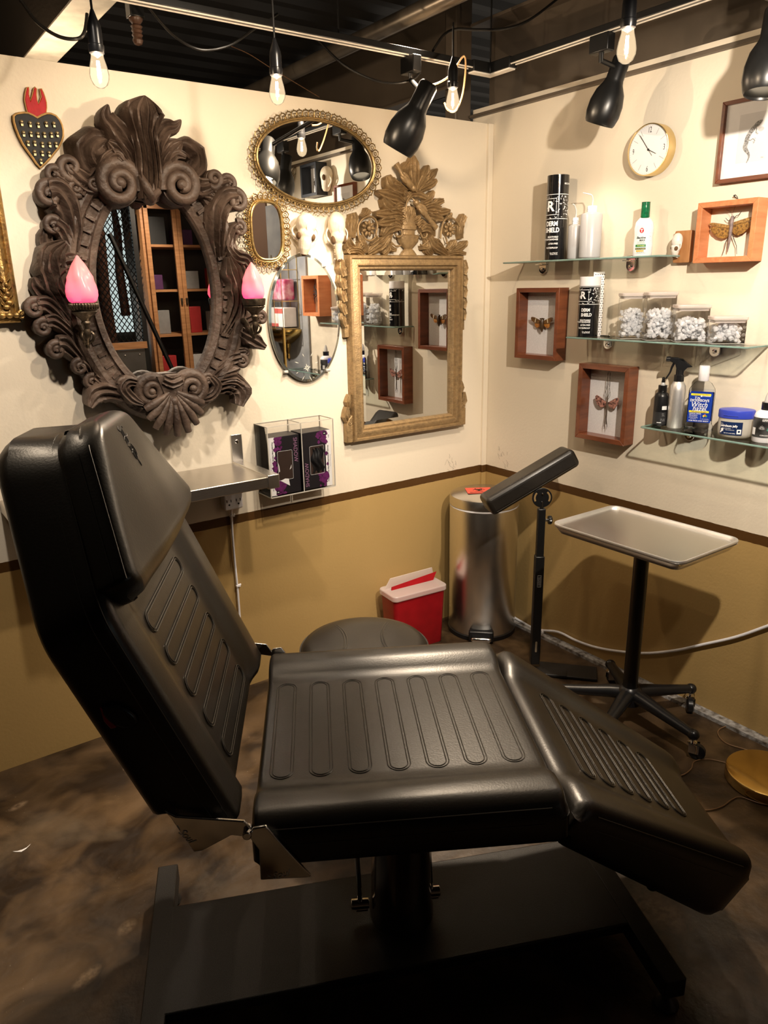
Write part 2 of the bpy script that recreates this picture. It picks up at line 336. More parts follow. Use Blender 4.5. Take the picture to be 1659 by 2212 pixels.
# worn white slab edge along the shelf wall
base=M().box((-.012,-1.25,.006),(.055,2.5,.018)); struct(base.build('baseboard_right',pm('chipped white floor edge',(.42,.41,.40),.8,c2=(.10,.08,.06),ns=45,bump=.6,bs=100)))
# scuff marks on the cream paint are in front of nothing else: thin dark smears
def scuff(name,pts,wall,label):
    m=M(); random.seed(len(pts)*7)
    for k in range(16):
        c=pts[k%len(pts)]; x=c[0]+random.uniform(-.02,.02); y=c[1]+random.uniform(-.03,.03); a=random.uniform(-2.2,-.7); l=random.uniform(.006,.03); w=.0005
        dx,dy=cos(a)*l,sin(a)*l; m.add([(x-w,y,.0008),(x+w,y,.0008),(x+dx+w,y+dy,.0008),(x+dx-w,y+dy,.0008)],[(0,1,2,3)])
    o=m.build(name,pm('grey scuff',(.25,.22,.19),.8,ns=300)); o.rotation_euler=(PI/2,0,0) if wall=='A' else (PI/2,0,-PI/2)
    return tag(o,label,'scuff mark')
scuff('wall_scuff',[A(975,985),A(970,1000),A(980,1003)],'A','grey scuff mark on the cream wall behind the steel bin lid')
scuff('wall_scuff',[B(1082,970),B(1090,985),B(1092,1005)],'B','grey curved scuff mark on cream wall just right of the corner')
# ---------------------------------------------------------------- steel beams, pipe, tracks
beam_m=pm('brown painted steel beam',(.13,.10,.072),.45,c2=(.09,.07,.05),ns=3,bump=.1)
def channel(name,label,x,y0,y1,z0,h,fw,mat,tk=.012,dirn=1):
    t=T(name,label,'beam',(x,0,z0)); L=y1-y0; c=(y0+y1)/2
    M().box((0,c,h/2),(tk,L,h)).build('web',mat,t)
    M().box((-dirn*fw/2+tk/2*dirn,c,tk/2),(fw,L,tk)).build('flange',mat,t,bevel=.002)
    M().box((-dirn*fw/2+tk/2*dirn,c,h-tk/2),(fw,L,tk)).build('flange',mat,t,bevel=.002)
    return t
channel('steel_beam','wide brown steel beam running along the top of the shelf wall',.10,-2.6,.12,2.285,.36,.13,beam_m)
channel('steel_beam','brown steel beam passing over the partition left of the corner',-.02,.16,3.0,2.40,.34,.10,beam_m)
galv=pm('dusty grey beam paint',(.80,.72,.58),.5,c2=(.5,.44,.35),ns=8)
t=T('steel_beam','pale grey steel beam at top left above the first bulb','beam',(-1.60,0,2.46))
M().box((0,1.2,.006),(.12,3.4,.012)).build('flange',galv,t,bevel=.002); M().box((-.055,1.2,.14),(.012,3.4,.27)).build('web',beam_m,t)
t=T('steel_post','dark steel post end where the partition meets the corner','post',(-.045,.17,2.1)); M().box((0,0,.45),(.09,.07,.9)).build('post_body',beam_m,t,bevel=.004); M().box((0,-.037,.2),(.07,.008,.12)).build('bolt_plate',beam_m,t)
m=M().tube([(-.60,-1.6,2.50),(-.60,3.3,2.50)],.030,16,cap=True); tag(m.build('conduit_pipe',pm('dull steel pipe',(.36,.30,.23),.3,.8,c2=(.2,.16,.12),ns=6)),'grey steel conduit pipe crossing under the black ceiling','pipe')
TZ=2.35; TY=-.285; TX=-.285
def track(name,label,a,b,grp):
    a=V(a); b=V(b); L=(b-a).length; t=T(name,label,'track rail',tuple(a)); t.rotation_euler=(0,0,math.atan2(b.y-a.y,b.x-a.x)); t['group']=grp
    M().box((L/2,0,.010),(L,.036,.020)).build('rail_body',black_satin,t,bevel=.0015)
    for y in(-.012,.012): M().box((L/2,y,-.0015),(L,.004,.003)).build('rail_edge',pm('pale rail lip',(.85,.78,.68),.4,ns=20),t)
    for q in (.25,.7):
        M().tube([(L*q,0,.02),(L*q,0,2.80-TZ)],.003,6).build('suspension_rod',black_satin,t)
    return t
track('track_rail','black lighting track running along above the mirror wall',(-2.4,TY,TZ),(TX-.05,TY,TZ),'ceiling lighting tracks')
track('track_rail','black lighting track with pale edges above the shelf wall',(TX,TY-.06,TZ),(TX,-2.5,TZ),'ceiling lighting tracks')
t=T('track_corner_joint','L-shaped black corner joint between the two lighting tracks','track joint',(TX,TY,TZ))
M().prism([(-.055,-.02),(.02,-.02),(.02,-.075),(-.02,-.075),(-.02,-.02)] and [(-.10,.02),(-.10,-.02),(-.02,-.02),(-.02,-.12),(.02,-.12),(.02,.02)],-.012,.024).build('joint_body',black_satin,t,bevel=.002)
M().prism([(-.095,.015),(-.095,-.015),(-.015,-.015),(-.015,-.115),(.015,-.115),(.015,.015)],-.0165,-.012).build('joint_cover',pm('pale cover',(.85,.80,.72),.4,ns=20),t)
M().tube([(0,0,.02),(0,0,2.80-TZ)],.003,6).build('suspension_rod',black_satin,t)
# ---------------------------------------------------------------- track heads
def head(label,tx,ty,c,aim,watts,size=1,spot=118,blend=.7,col=(1,.84,.66)):
    t=T('track_spotlight',label,'spotlight',(tx,ty,TZ),0,'black spotlights on the track'); c=V(c)-V((tx,ty,TZ)); d=(V(aim)-V((tx,ty,TZ))-c).normalized()
    M().box((0,0,-.028),(.036,.075,.052)).build('adapter',black_satin,t,bevel=.003)
    top=c-d*.055*size
    M().tube([(0,0,-.05),(0,0,-.075),tuple(V((0,0,-.075))*.5+top*.5),tuple(top)],.0085,10).build('stem',black_satin,t)
    R=d.to_track_quat('Z','Y').to_matrix()
    k=size
    pr=[(0,-.092),(.026,-.090),(.030,-.084),(.0305,-.02),(.034,-.008),(.050,.02),(.0585,.055),(.059,.09),(.053,.115),(.049,.122),(.047,.118),(.050,.09),(.046,.03),(.02,.0)]
    M().lathe([(r*k,z*k) for r,z in pr],40,tuple(c),R=R).build('shade',black_satin,t)
    M().lathe([(0,-.0935*k),(.024*k,-.0925*k),(.0255*k,-.0905*k)],28,tuple(c),R=R).build('end_cap',pm('pale cap',(.45,.36,.24),.35,.3,ns=20) if size<1 else black_satin,t)
    M().lathe([(0,.085*k),(.03*k,.083*k),(.044*k,.07*k)],28,tuple(c),R=R).build('lamp_face',pm('lit lamp face',(1,.9,.75),.4,emit=(1,.80,.55),es=6,ns=5),t)
    l=bpy.data.lights.new('spot','SPOT'); l.energy=watts; l.color=col; l.spot_size=rad(spot); l.spot_blend=blend; l.shadow_soft_size=.03
    lo=bpy.data.objects.new('spot_light',l); COL.objects.link(lo); lo.parent=t; lo.location=c+d*.125*k; lo.rotation_euler=d.to_track_quat('-Z','Y').to_euler()
    return t
H1=CAM+ray(897,243)*2.34; H2=CAM+ray(1323,186)*2.47
head('black spotlight over the gilt carved mirror, aimed at the skulls',-.66,TY,H1,H1+V((-.325,.38,-.865)),SPOT1)
head('black spotlight hanging between the corner and the clock',TX,-.80,H2,H2+V((-.113,.301,-.94)),SPOT2,.96)
head('black spotlight cut off by the right edge of the photo',TX,-1.375,(-.285,-1.365,2.19),V((-.285,-1.365,2.19))+V((-.16,-.037,-.978)),SPOT3,1)
# ---------------------------------------------------------------- filament bulbs and their cords
def glow_glass():
    m=bpy.data.materials.new('lit bulb glass'); m.use_nodes=True; nt=m.node_tree; N=nt.nodes; L=nt.links; N.remove(N['Principled BSDF'])
    t=N.new('ShaderNodeBsdfTransparent'); e=N.new('ShaderNodeEmission'); e.inputs[0].default_value=(1,.74,.45,1); e.inputs[1].default_value=.9
    g=N.new('ShaderNodeBsdfGlossy'); g.inputs['Roughness'].default_value=.05; lw=N.new('ShaderNodeLayerWeight'); lw.inputs[0].default_value=.08
    a=N.new('ShaderNodeMixShader'); a.inputs[0].default_value=.30; L.new(t.outputs[0],a.inputs[1]); L.new(e.outputs[0],a.inputs[2])
    b=N.new('ShaderNodeMixShader'); L.new(lw.outputs['Fresnel'],b.inputs[0]); L.new(a.outputs[0],b.inputs[1]); L.new(g.outputs[0],b.inputs[2]); L.new(b.outputs[0],N['Material Output'].inputs[0]); return m
cable_m=pm('black rubber cable',(.012,.011,.010),.3,ns=30)
bulb_glass=glow_glass()
def bulb(px,py,k,label,cord=.3):
    p=CAM+ray(px,py)*k; t=T('filament_bulb',label,'light bulb',tuple(p),0,'hanging filament bulbs')
    b=M().lathe([(0,-.052),(.008,-.0505),(.0165,-.044),(.0215,-.032),(.0225,-.022),(.0195,-.005),(.0150,.012),(.0135,.024)],28).build('bulb_glass',bulb_glass,t)
    f=M()
    for a in range(4): f.tube([(.004*cos(a*1.57),.004*sin(a*1.57),-.030),(.0028*cos(a*1.57),.0028*sin(a*1.57),.006)],.0011,6)
    f.build('filament',pm('glowing filament',(1,.8,.5),.5,emit=(1,.78,.45),es=60,ns=5),t)
    M().lathe([(0,.012),(.0145,.020),(.017,.022),(.0185,.030),(.0185,.038),(.0165,.040),(.0165,.070),(.0150,.080),(.009,.096),(.005,.108),(.0035,.112),(0,.112)],24).build('socket',black_plastic,t)
    M().tube([(0,0,.108),(0,0,.108+cord)],.003,8).build('cord',cable_m,t)
    l=bpy.data.lights.new('bulb','POINT'); l.energy=BULB; l.color=(1,.76,.52); l.shadow_soft_size=.0035
    lo=bpy.data.objects.new('bulb_or_fill_light',l); COL.objects.link(lo); lo.parent=t; lo.location=(0,0,-.015)
    return t
bulb(212,138,1.75,'filament bulb hanging at top left over the heart plaque',.06)
bulb(598,182,2.05,'filament bulb hanging above the oval filigree mirror',.14)
bulb(978,206,2.42,'filament bulb half hidden behind the spotlight over the gilt mirror',.10)
bulb(1355,84,1.72,'filament bulb hanging nearest the top right, before a spotlight',.25)
def cordpx(name,pts,r,label,k0,k1,mat=cable_m,cat='cable'):
    n=len(pts); P=[CAM+ray(x,y)*(k0+(k1-k0)*i/(n-1)) for i,(x,y) in enumerate(pts)]
    return tag(M().tube(cr(P,40),r,8).build(name,mat),label,cat)
cordpx('string_light_cable',[(20,-30),(48,5),(80,48),(125,78),(165,84),(182,70),(188,30)],.0045,'looped black cable at top left corner above the heart plaque',1.9,1.95)
cordpx('string_light_cable',[(305,-10),(325,20),(370,72),(412,100),(450,108),(500,96),(550,62),(600,30)],.0042,'sagging black cable left of centre below the first track',2.2,2.35)
cordpx('string_light_cable',[(660,60),(692,92),(740,138),(800,170),(850,180),(890,172),(908,156)],.0042,'sagging black cable behind the track near the first spotlight',2.55,2.6)
cordpx('string_light_cable',[(935,110),(958,76),(985,63),(1030,64),(1090,62),(1140,45),(1195,5),(1230,-25)],.0046,'black cable along the top of the wide beam',2.6,2.75)
cordpx('tan_lamp_cord',[(905,190),(945,180),(975,160),(1000,122),(1006,140),(1000,200),(985,238),(968,238),(960,222)],.0032,'thin tan cord looped round the bulb beside the first spotlight',2.5,2.5,pm('tan cord',(.50,.30,.14),.5,ns=50))
cordpx('ceiling_wire',[(500,100),(540,118),(590,150),(640,180),(690,210)],.0016,'thin copper wire crossing the dark ceiling',3.0,3.3,pm('copper wire',(.22,.11,.05),.5,ns=50))
# black junction with brown turned finial hanging by the track
p=CAM+ray(293,40)*2.3; t=T('hanging_finial','black box with turned brown finial hanging from first track','fitting',tuple(p))
M().box((0,0,.075),(.045,.045,.15)).build('box_body',black_satin,t,bevel=.003)
M().lathe([(0,-.075),(.012,-.070),(.016,-.060),(.013,-.052),(.017,-.046),(.013,-.04),(.017,-.034),(.014,-.028),(.018,-.022),(.012,-.016),(.020,-.006),(.022,0),(.022,.01)],24).build('finial',pm('brown turned finial',(.10,.05,.03),.35,ns=30),t)
# ================================================================ mirror wall
def loc2(cu,cv,d): return lambda x,y:(lambda q:(q[0]-cu,q[1]-cv))(A(x,y,d))
def z3(x,y): return (x/2.765,180+y/2.765)
def z4(x,y): return (x/2.765,540+y/2.765)
def z7(x,y): return (730+x/5.53,320+y/5.53)
def ellipse(a,b,n=72,cx=0,cy=0): return [(cx+a*cos(2*PI*i/n),cy+b*sin(2*PI*i/n)) for i in range(n)]
# ---- heart plaque
cu,cv=A(82,310); t=TA('heart_plaque','black heart plaque studded with tiny skulls under red flames','wall plaque',cu,cv); P=loc2(cu,cv,.012)
h=lambda pts:[P(x/4.02,170+y/4.02) for x,y in pts]
ht=[(120,325),(140,308),(170,301),(210,297),(245,300),(285,318),(325,340),(365,318),(405,304),(445,306),(485,324),(515,358),(535,400),(545,445),(546,500),(535,540),(505,600),(440,680),(395,730),(350,770),(315,730),(290,690),(245,630),(200,565),(165,495),(140,430),(122,370)]
H=h(ht); M().prism(H,.001,.014).build('heart_body',pm('black enamel',(.005,.005,.006),.45,ns=40,bump=.15,bs=60,spec=.2),t,bevel=.003)
rim=pm('gold paint rim',(.55,.33,.12),.45,.3,ns=60,bump=.3,bs=200)
M().tube([(x,y,.010) for x,y in H],.0042,8,closed=True).build('gold_rim',rim,t)
fl_=[(245,300),(228,240),(216,180),(224,115),(236,75),(250,72),(252,100),(250,135),(266,190),(284,140),(296,85),(306,72),(318,85),(316,140),(322,185),(335,218),(350,190),(362,155),(352,110),(348,88),(362,86),(378,120),(392,160),(404,205),(406,250),(400,302),(365,318),(325,338),(285,318)]
Fm=h(fl_); M().prism(Fm,.001,.011).build('flames',pm('red enamel',(.45,.006,.010),.45,ns=60,bump=.15,spec=.2),t,bevel=.002)
M().tube([(x,y,.008) for x,y in Fm],.0026,7,closed=True).build('gold_rim',rim,t)
sk=[(185,385),(258,395),(328,402),(398,395),(465,398),(202,478),(265,480),(326,487),(382,487),(443,487),(494,483),(240,560),(298,560),(365,572),(428,572),(484,572),(298,643),(364,648),(424,653),(353,717)]
sm=M(); sm.ell((0,.002,.0),(.0058,.0062,.0055),None,12,8); sm.box((0,-.0058,.0016),(.0062,.006,.005)); sm.k=1
for x in(-.0024,.0024): sm.ell((x,.0,.0046),(.0017,.0018,.0012),None,8,6)
sm.ell((0,-.0026,.0050),(.0009,.0012,.0008),None,6,5)
sp0=None
for x,y in h(sk):
    if sp0 is None: sp0=sm.build('skull_stud',[pm('antique brass stud',(.42,.33,.18),.4,.6,ns=80),pm('dark sockets',(.01,.008,.006),.8,ns=9)],t); o=sp0
    else: o=sp0.copy(); COL.objects.link(o); o.parent=t
    o.location=(x,y,.0165)
# ---- big gilt frame cut by the left edge
u1,v0=A(46,684,.03)[0],A(20,698,.03)[1]; W,H=.75,1.0; t=TA('gilt_picture_frame','ornate gilt frame cut off by the left edge of the photo','picture frame',u1-W/2,v0+H/2)
pf=[(0,.002),(0,.022),(.006,.030),(.014,.032),(.017,.026),(.020,.030),(.030,.040),(.038,.036),(.041,.028),(.044,.031),(.056,.031),(.060,.022),(.068,.024),(.074,.016),(.078,.010)]
frame_sweep(M(),W,H,pf).build('moulding',gold_m,t,ang=60)
M().prism(rrect(W-.14,H-.14,.002),.006,.010).build('picture',pm('dark blue canvas',(.012,.014,.03),.4,c2=(.05,.045,.05),ns=6),t)
m=M(); cx,cy=W/2-.034,-H/2+.035
for s_,l in((1,.016),(-1,.016)):
    m.scroll((cx+s_*.036,cy-.012),.014,.038,PI/2,1.4,s_)
for x in(-.02,0,.02): m.ell((cx+x,cy-.012,.042),(.011,.009,.008),None,12,8)
for k in range(6): m.ell((cx+(.004 if k%2 else -.004),cy+.012+k*.013,.042),(.0105-.001*k,.008,.006),None,10,7)
for s_ in(1,-1):
    for k in range(4): m.leaf([(cx,cy+.012+k*.024),(cx+s_*.012,cy+.024+k*.024),(cx+s_*.017,cy+.040+k*.024)],[.006,.012,.003],.036,.042,2,.4,.02,n=8)
m.build('corner_ornament',gold_m,t)
# ---- carved oval mirror
cu,cv=-1.545,1.586; t=TA('carved_oval_mirror','large oval mirror in a dark brown carved frame of scrolls and leaves','mirror',cu,cv)
GA,GB=.200,.322
M().lathe([(0,.016),(1,.016)],72,sx=GA+.006,sy=GB+.006).build('mirror_glass',mirror_m,t)
pr=[(-.002,.010),(-.002,.030),(.004,.038),(.016,.042),(.022,.044),(.026,.036),(.030,.034),(.062,.040),(.066,.048),(.070,.058),(.086,.064),(.102,.060),(.112,.048),(.116,.020),(.116,.002)]
m=M().grid(lambda a,b:(lambda th,q:((GA+q[0])*cos(th),(GB+q[0])*sin(th),q[1]))(2*PI*a,(lambda x:(pr[x][0],pr[x][1]))(round(b*(len(pr)-1)))),128,len(pr)-1,cu=True)
for k in range(52):
    th=2*PI*(k+.5)/52
    if abs(th-PI/2)<.5 or abs(th-1.5*PI)<.45: continue
    c=((GA+.046)*cos(th),(GB+.046)*sin(th),.038); nx,ny=cos(th)/(GA+.046),sin(th)/(GB+.046); a=math.atan2(ny,nx)
    m.box(c,(.030,.011,.014),Matrix.Rotation(a,3,'Z'))
m.build('oval_frame',dark_wood,t,ang=30)
P=loc2(cu,cv,.07)
def L3(pts): return [P(*z3(x,y)) for x,y in pts]
def L4(pts): return [P(*z4(x,y)) for x,y in pts]
S=1/2.765*.00225        # zoom units to metres, about
def carve(name,fn): m=M(); fn(m); return m.build(name,dark_wood,t,ang=50)
def one(name,pts,w,d0,d1,**k): carve(name,lambda m:m.leaf(pts,[q*S*.84 for q in w],d0,d1,**k))
# crest
one('crest_leaf',L3([(640,540),(560,470),(540,400),(590,345),(665,335)]),[120,170,190,150,60],.03,.05,fl=3)
one('crest_leaf',L3([(1120,560),(1180,480),(1170,420),(1120,380),(1060,370)]),[110,150,160,120,50],.03,.05,fl=3)
one('crest_leaf',L3([(850,600),(800,440),(730,330),(665,250),(618,200),(625,140)]),[70,120,125,100,70,8],.06,.105,fl=3)
one('crest_leaf',L3([(890,600),(905,440),(930,330),(975,275),(1030,265),(1060,228)]),[60,110,125,100,60,8],.06,.10,fl=3)
one('crest_leaf',L3([(830,640),(770,500),(700,400),(640,352)]),[60,120,120,20],.055,.085,fl=4)
one('crest_leaf',L3([(910,640),(960,500),(1020,400),(1075,352)]),[60,120,120,20],.055,.085,fl=4)
one('crest_leaf',L3([(880,700),(878,560),(862,420),(838,310),(826,200),(828,150),(830,95)]),[90,125,120,125,205,150,6],.09,.125,fl=5,bulge=.45,scal=.0)
carve('crest_boss',lambda m:(m.ell((*P(*z3(880,655)),.085),(.030,.040,.030)),m.tube([(*P(*z3(820,560)),.10),(*P(*z3(850,640)),.12),(*P(*z3(880,690)),.115),(*P(*z3(925,650)),.11)],[.01,.016,.018,.01],8)))
for pts,w in (([(600,520),(640,450),(690,430),(720,470)],[40,60,50,20]),([(1010,540),(1000,470),(1040,430),(1090,450)],[40,60,50,20])): one('crest_leaf',L3(pts),w,.07,.10,fl=2)
# side shoulders and curls, left
def curl(pts,w,ball,br,d0=.035,d1=.07,z=L3,fl=3):
    Q=z(pts); c=z([ball])[0]; e=V(Q[-1])-V(Q[-2]); r=br*S*1.12; rel=V(Q[-1])-V(c); dr=1 if rel.x*e.y-rel.y*e.x>0 else -1
    carve('scroll_leaf',lambda m:(m.leaf(Q,[q*S*.84 for q in w],d0,d1,fl,scal=.02),m.scroll(c,r*.9,d1-.006,math.atan2(rel.y,rel.x),1.35,dr,.40)))
curl([(640,470),(600,560),(540,600),(470,560),(420,510)],[90,120,110,90,60],(418,500),46)
curl([(560,640),(500,640),(430,610),(370,570),(330,550)],[50,80,80,70,50],(325,548),38)
curl([(452,1000),(440,860),(400,740),(340,665),(290,660)],[60,120,150,150,110],(290,665),46,.03,.085)
curl([(450,1040),(420,960),(380,880),(330,840)],[40,70,80,70],(318,850),36)
curl([(540,560),(500,620),(480,660)],[50,50,40],(455,625),32,.05,.07)
curl([(590,560),(575,590),(565,610)],[30,30,24],(560,600),24,.06,.08)
# right
curl([(1090,470),(1130,560),(1190,620),(1250,610)],[90,120,110,70],(1280,570),42)
curl([(1180,640),(1240,650),(1310,610),(1360,590)],[50,80,80,60],(1370,600),36)
curl([(1330,1040),(1310,900),(1310,760),(1350,690),(1400,680)],[60,110,130,120,90],(1405,705),46,.03,.085)
curl([(1360,1040),(1380,960),(1400,890),(1430,860)],[40,70,70,60],(1432,865),34)
curl([(1160,600),(1210,650),(1260,670)],[40,50,40],(1275,660),28,.05,.07)
# big top and bottom volutes
for c,r,a,d_ in ((z3(705,602),98,-.3,1),(z3(1068,612),94,3.4,-1)):
    carve('volute',lambda m:m.scroll(P(*c),r*S,.075,a,1.8,d_))
for c,r,a,d_ in ((z4(905,848),74,.6,1),(z4(1150,828),80,2.6,-1)):
    carve('volute',lambda m:m.scroll(P(*c),r*S,.06,a,1.8,d_))
# left flank acanthus
one('acanthus_leaf',L4([(520,520),(420,330),(350,160),(330,40),(390,-40)]),[60,150,210,170,40],.03,.075,fl=5,lobes=5,scal=.3)
one('acanthus_leaf',L4([(350,300),(280,250),(230,210),(203,165)]),[70,90,70,14],.03,.07,fl=2)
one('acanthus_leaf',L4([(340,200),(300,120),(275,70),(300,25)]),[70,90,80,20],.04,.075,fl=2)
one('acanthus_leaf',L4([(330,110),(390,70),(440,60),(475,40)]),[60,80,70,16],.06,.09,fl=2)
one('acanthus_leaf',L4([(430,290),(370,200),(400,140),(450,120)]),[40,80,70,16],.06,.095,fl=3)
one('acanthus_leaf',L4([(310,0),(285,-60),(290,-110),(320,-120)]),[60,70,50,14],.03,.06,fl=2)
curl([(470,520),(380,410),(290,330),(220,325)],[50,80,85,60],(208,350),38,.03,.075,L4)
curl([(490,560),(400,470),(330,425),(280,430)],[40,70,75,55],(262,465),36,.03,.07,L4)
curl([(530,700),(450,620),(390,570),(345,565)],[40,80,95,75],(335,600),36,.03,.08,L4)
curl([(560,790),(520,720),(480,690)],[40,70,60],(480,700),32,.03,.065,L4)
curl([(650,850),(600,800),(560,770)],[40,70,60],(555,790),32,.03,.06,L4)
one('acanthus_leaf',L4([(860,890),(740,870),(640,850),(570,870),(530,935)]),[60,100,110,100,30],.03,.085,fl=3)
one('acanthus_leaf',L4([(830,800),(770,790),(740,830),(790,890),(850,920)]),[40,70,70,60,20],.06,.08,fl=3)
curl([(830,930),(770,890),(735,840),(730,800)],[50,60,50,40],(745,800),26,.05,.07,L4)
# right flank
one('acanthus_leaf',L4([(1360,520),(1430,380),(1440,240),(1400,120),(1370,40)]),[60,130,160,140,40],.03,.07,fl=5,lobes=4,scal=.3)
one('acanthus_leaf',L4([(1420,330),(1470,200),(1480,100),(1500,40)]),[60,80,60,14],.03,.07,fl=2)
one('acanthus_leaf',L4([(1380,-20),(1420,40),(1470,60),(1500,120)]),[50,90,80,20],.05,.08,fl=3)
curl([(1400,500),(1470,440),(1540,400)],[40,70,60],(1560,405),34,.03,.07,L4)
one('acanthus_leaf',L4([(1390,440),(1460,500),(1520,540),(1578,582)]),[50,100,110,30],.03,.08,fl=3,scal=.3)
curl([(1330,720),(1390,660),(1440,640)],[40,75,65],(1452,668),32,.03,.065,L4)
curl([(1340,690),(1400,620),(1470,605)],[30,50,40],(1480,615),20,.03,.06,L4)
one('acanthus_leaf',L4([(1290,780),(1350,740),(1400,720),(1440,705)]),[40,80,70,20],.04,.06,fl=2)
one('acanthus_leaf',L4([(1240,860),(1320,810),(1400,800),(1440,850),(1420,925)]),[60,110,130,130,50],.03,.085,fl=4,scal=.3)
one('acanthus_leaf',L4([(1330,800),(1400,780),(1478,825)]),[50,80,20],.05,.085,fl=2)
curl([(1190,900),(1270,870),(1300,810),(1260,760)],[50,70,60,40],(1240,775),28,.05,.07,L4)
# bottom shell
def shell(m):
    c=P(*z4(1020,800))
    for k in range(9):
        a=-PI/2+(k-4)*.27; l=(.128+.030*cos((k-4)*.5))
        m.tube([(c[0]+cos(a)*l*q,c[1]-.02+sin(a)*l*q,.075+.02*sin(q*2.6)) for q in(.15,.4,.7,1)],[.006,.010,.016,.012],8)
    m.ell((c[0],c[1]-.06,.085),(.016,.018,.014))
    m.prism([(c[0]-.05,c[1]+.03),(c[0]+.05,c[1]+.03),(c[0]+.02,c[1]-.06),(c[0]-.02,c[1]-.06)],.03,.085)
    m.prism([(c[0]+cos(a)*.115,c[1]-.02+sin(a)*.115) for a in[-PI/2+(k-4)*.27 for k in range(9)]]+[(c[0]+.02,c[1]-.02),(c[0]-.02,c[1]-.02)],.005,.06)
carve('shell_ornament',shell)
one('carved_bud',[P(*z4(965,770)),P(*z4(1020,790)),P(*z4(1075,770))],[50,60,50],.085,.085,fl=2)
# ---- pink flame sconces
def sconce(px,py,label,k=1):
    u,v=A(px,py,.16); t=T('flame_sconce',label,'wall sconce',(u,-.16,v),0,'pink flame sconces on the oval mirror')
    def fla(a,z): return 1+.10*sin(4*a+z*38)*min(1,z/.04)
    sh=[(.030,0),(.040,.006),(.0455,.020),(.044,.036),(.0395,.052),(.0355,.066),(.0345,.076),(.028,.090),(.0235,.102),(.0175,.114),(.0095,.126),(.003,.136),(0,.138)]
    M().lathe([(r*k,z*k) for r,z in sh],40,fl=fla).build('flame_shade',SH,t)
    b=M()
    for z,r,h in((-.004,.040,.012),):
        for i in range(30):
            a=2*PI*i/30; b.ell((r*cos(a)*k,r*sin(a)*k,-.008),(.0048,.0048,.010),None,8,6)
    b.lathe([(0,-.002),(.036,-.002),(.040,.002),(.041,-.002),(.038,-.020),(.034,-.022),(.037,-.026),(.030,-.034),(.018,-.044),(.012,-.052),(.014,-.058),(.010,-.066),(.008,-.080),(0,-.082)],30)
    b.build('gallery_cup',pm('dark bronze',(.10,.075,.05),.35,.8,c2=(.04,.03,.02),ns=60,bump=.4),t)
    m=M().tube(cr([(0,0,-.07),(0,.004,-.10),(.0,.022,-.118),(0,.05,-.105),(0,.075,-.08),(0,.105,-.075)],24),[.008+.004*sin(i*.5)**2 for i in range(25)],10)
    for s_ in(1,-1): m.tube(cr([(0,.02,-.118),(s_*.012,.0,-.112),(s_*.018,-.004,-.095),(s_*.012,.004,-.085)],12),.0045,7)
    m.lathe([(0,-.02),(.02,-.018),(.024,-.006),(.024,0)],20,(0,.12,-.075),R=Matrix.Rotation(-PI/2,3,'X')); m.ell((0,.018,-.125),(.008,.008,.012))
    m.build('bracket_arm',MT['dark bronze'],t)
    l=bpy.data.lights.new('p','POINT'); l.energy=SCON*1.7; l.color=(1,.015,.28); l.shadow_soft_size=.006; lo=bpy.data.objects.new('sconce_light',l); COL.objects.link(lo); lo.parent=t; lo.location=(0,0,.014)
    l=bpy.data.lights.new('p','POINT'); l.energy=SCON*.2; l.color=(1,.5,.45); l.shadow_soft_size=.006; lo=bpy.data.objects.new('sconce_light',l); COL.objects.link(lo); lo.parent=t; lo.location=(0,0,.07)
SH=milky('pink frosted glass',(.98,.52,.52),.55,.0,.03)
sconce(180,655,'pink flame sconce on the left side of the brown oval mirror')
sconce(548,646,'pink flame sconce on the right side of the brown oval mirror',.88)
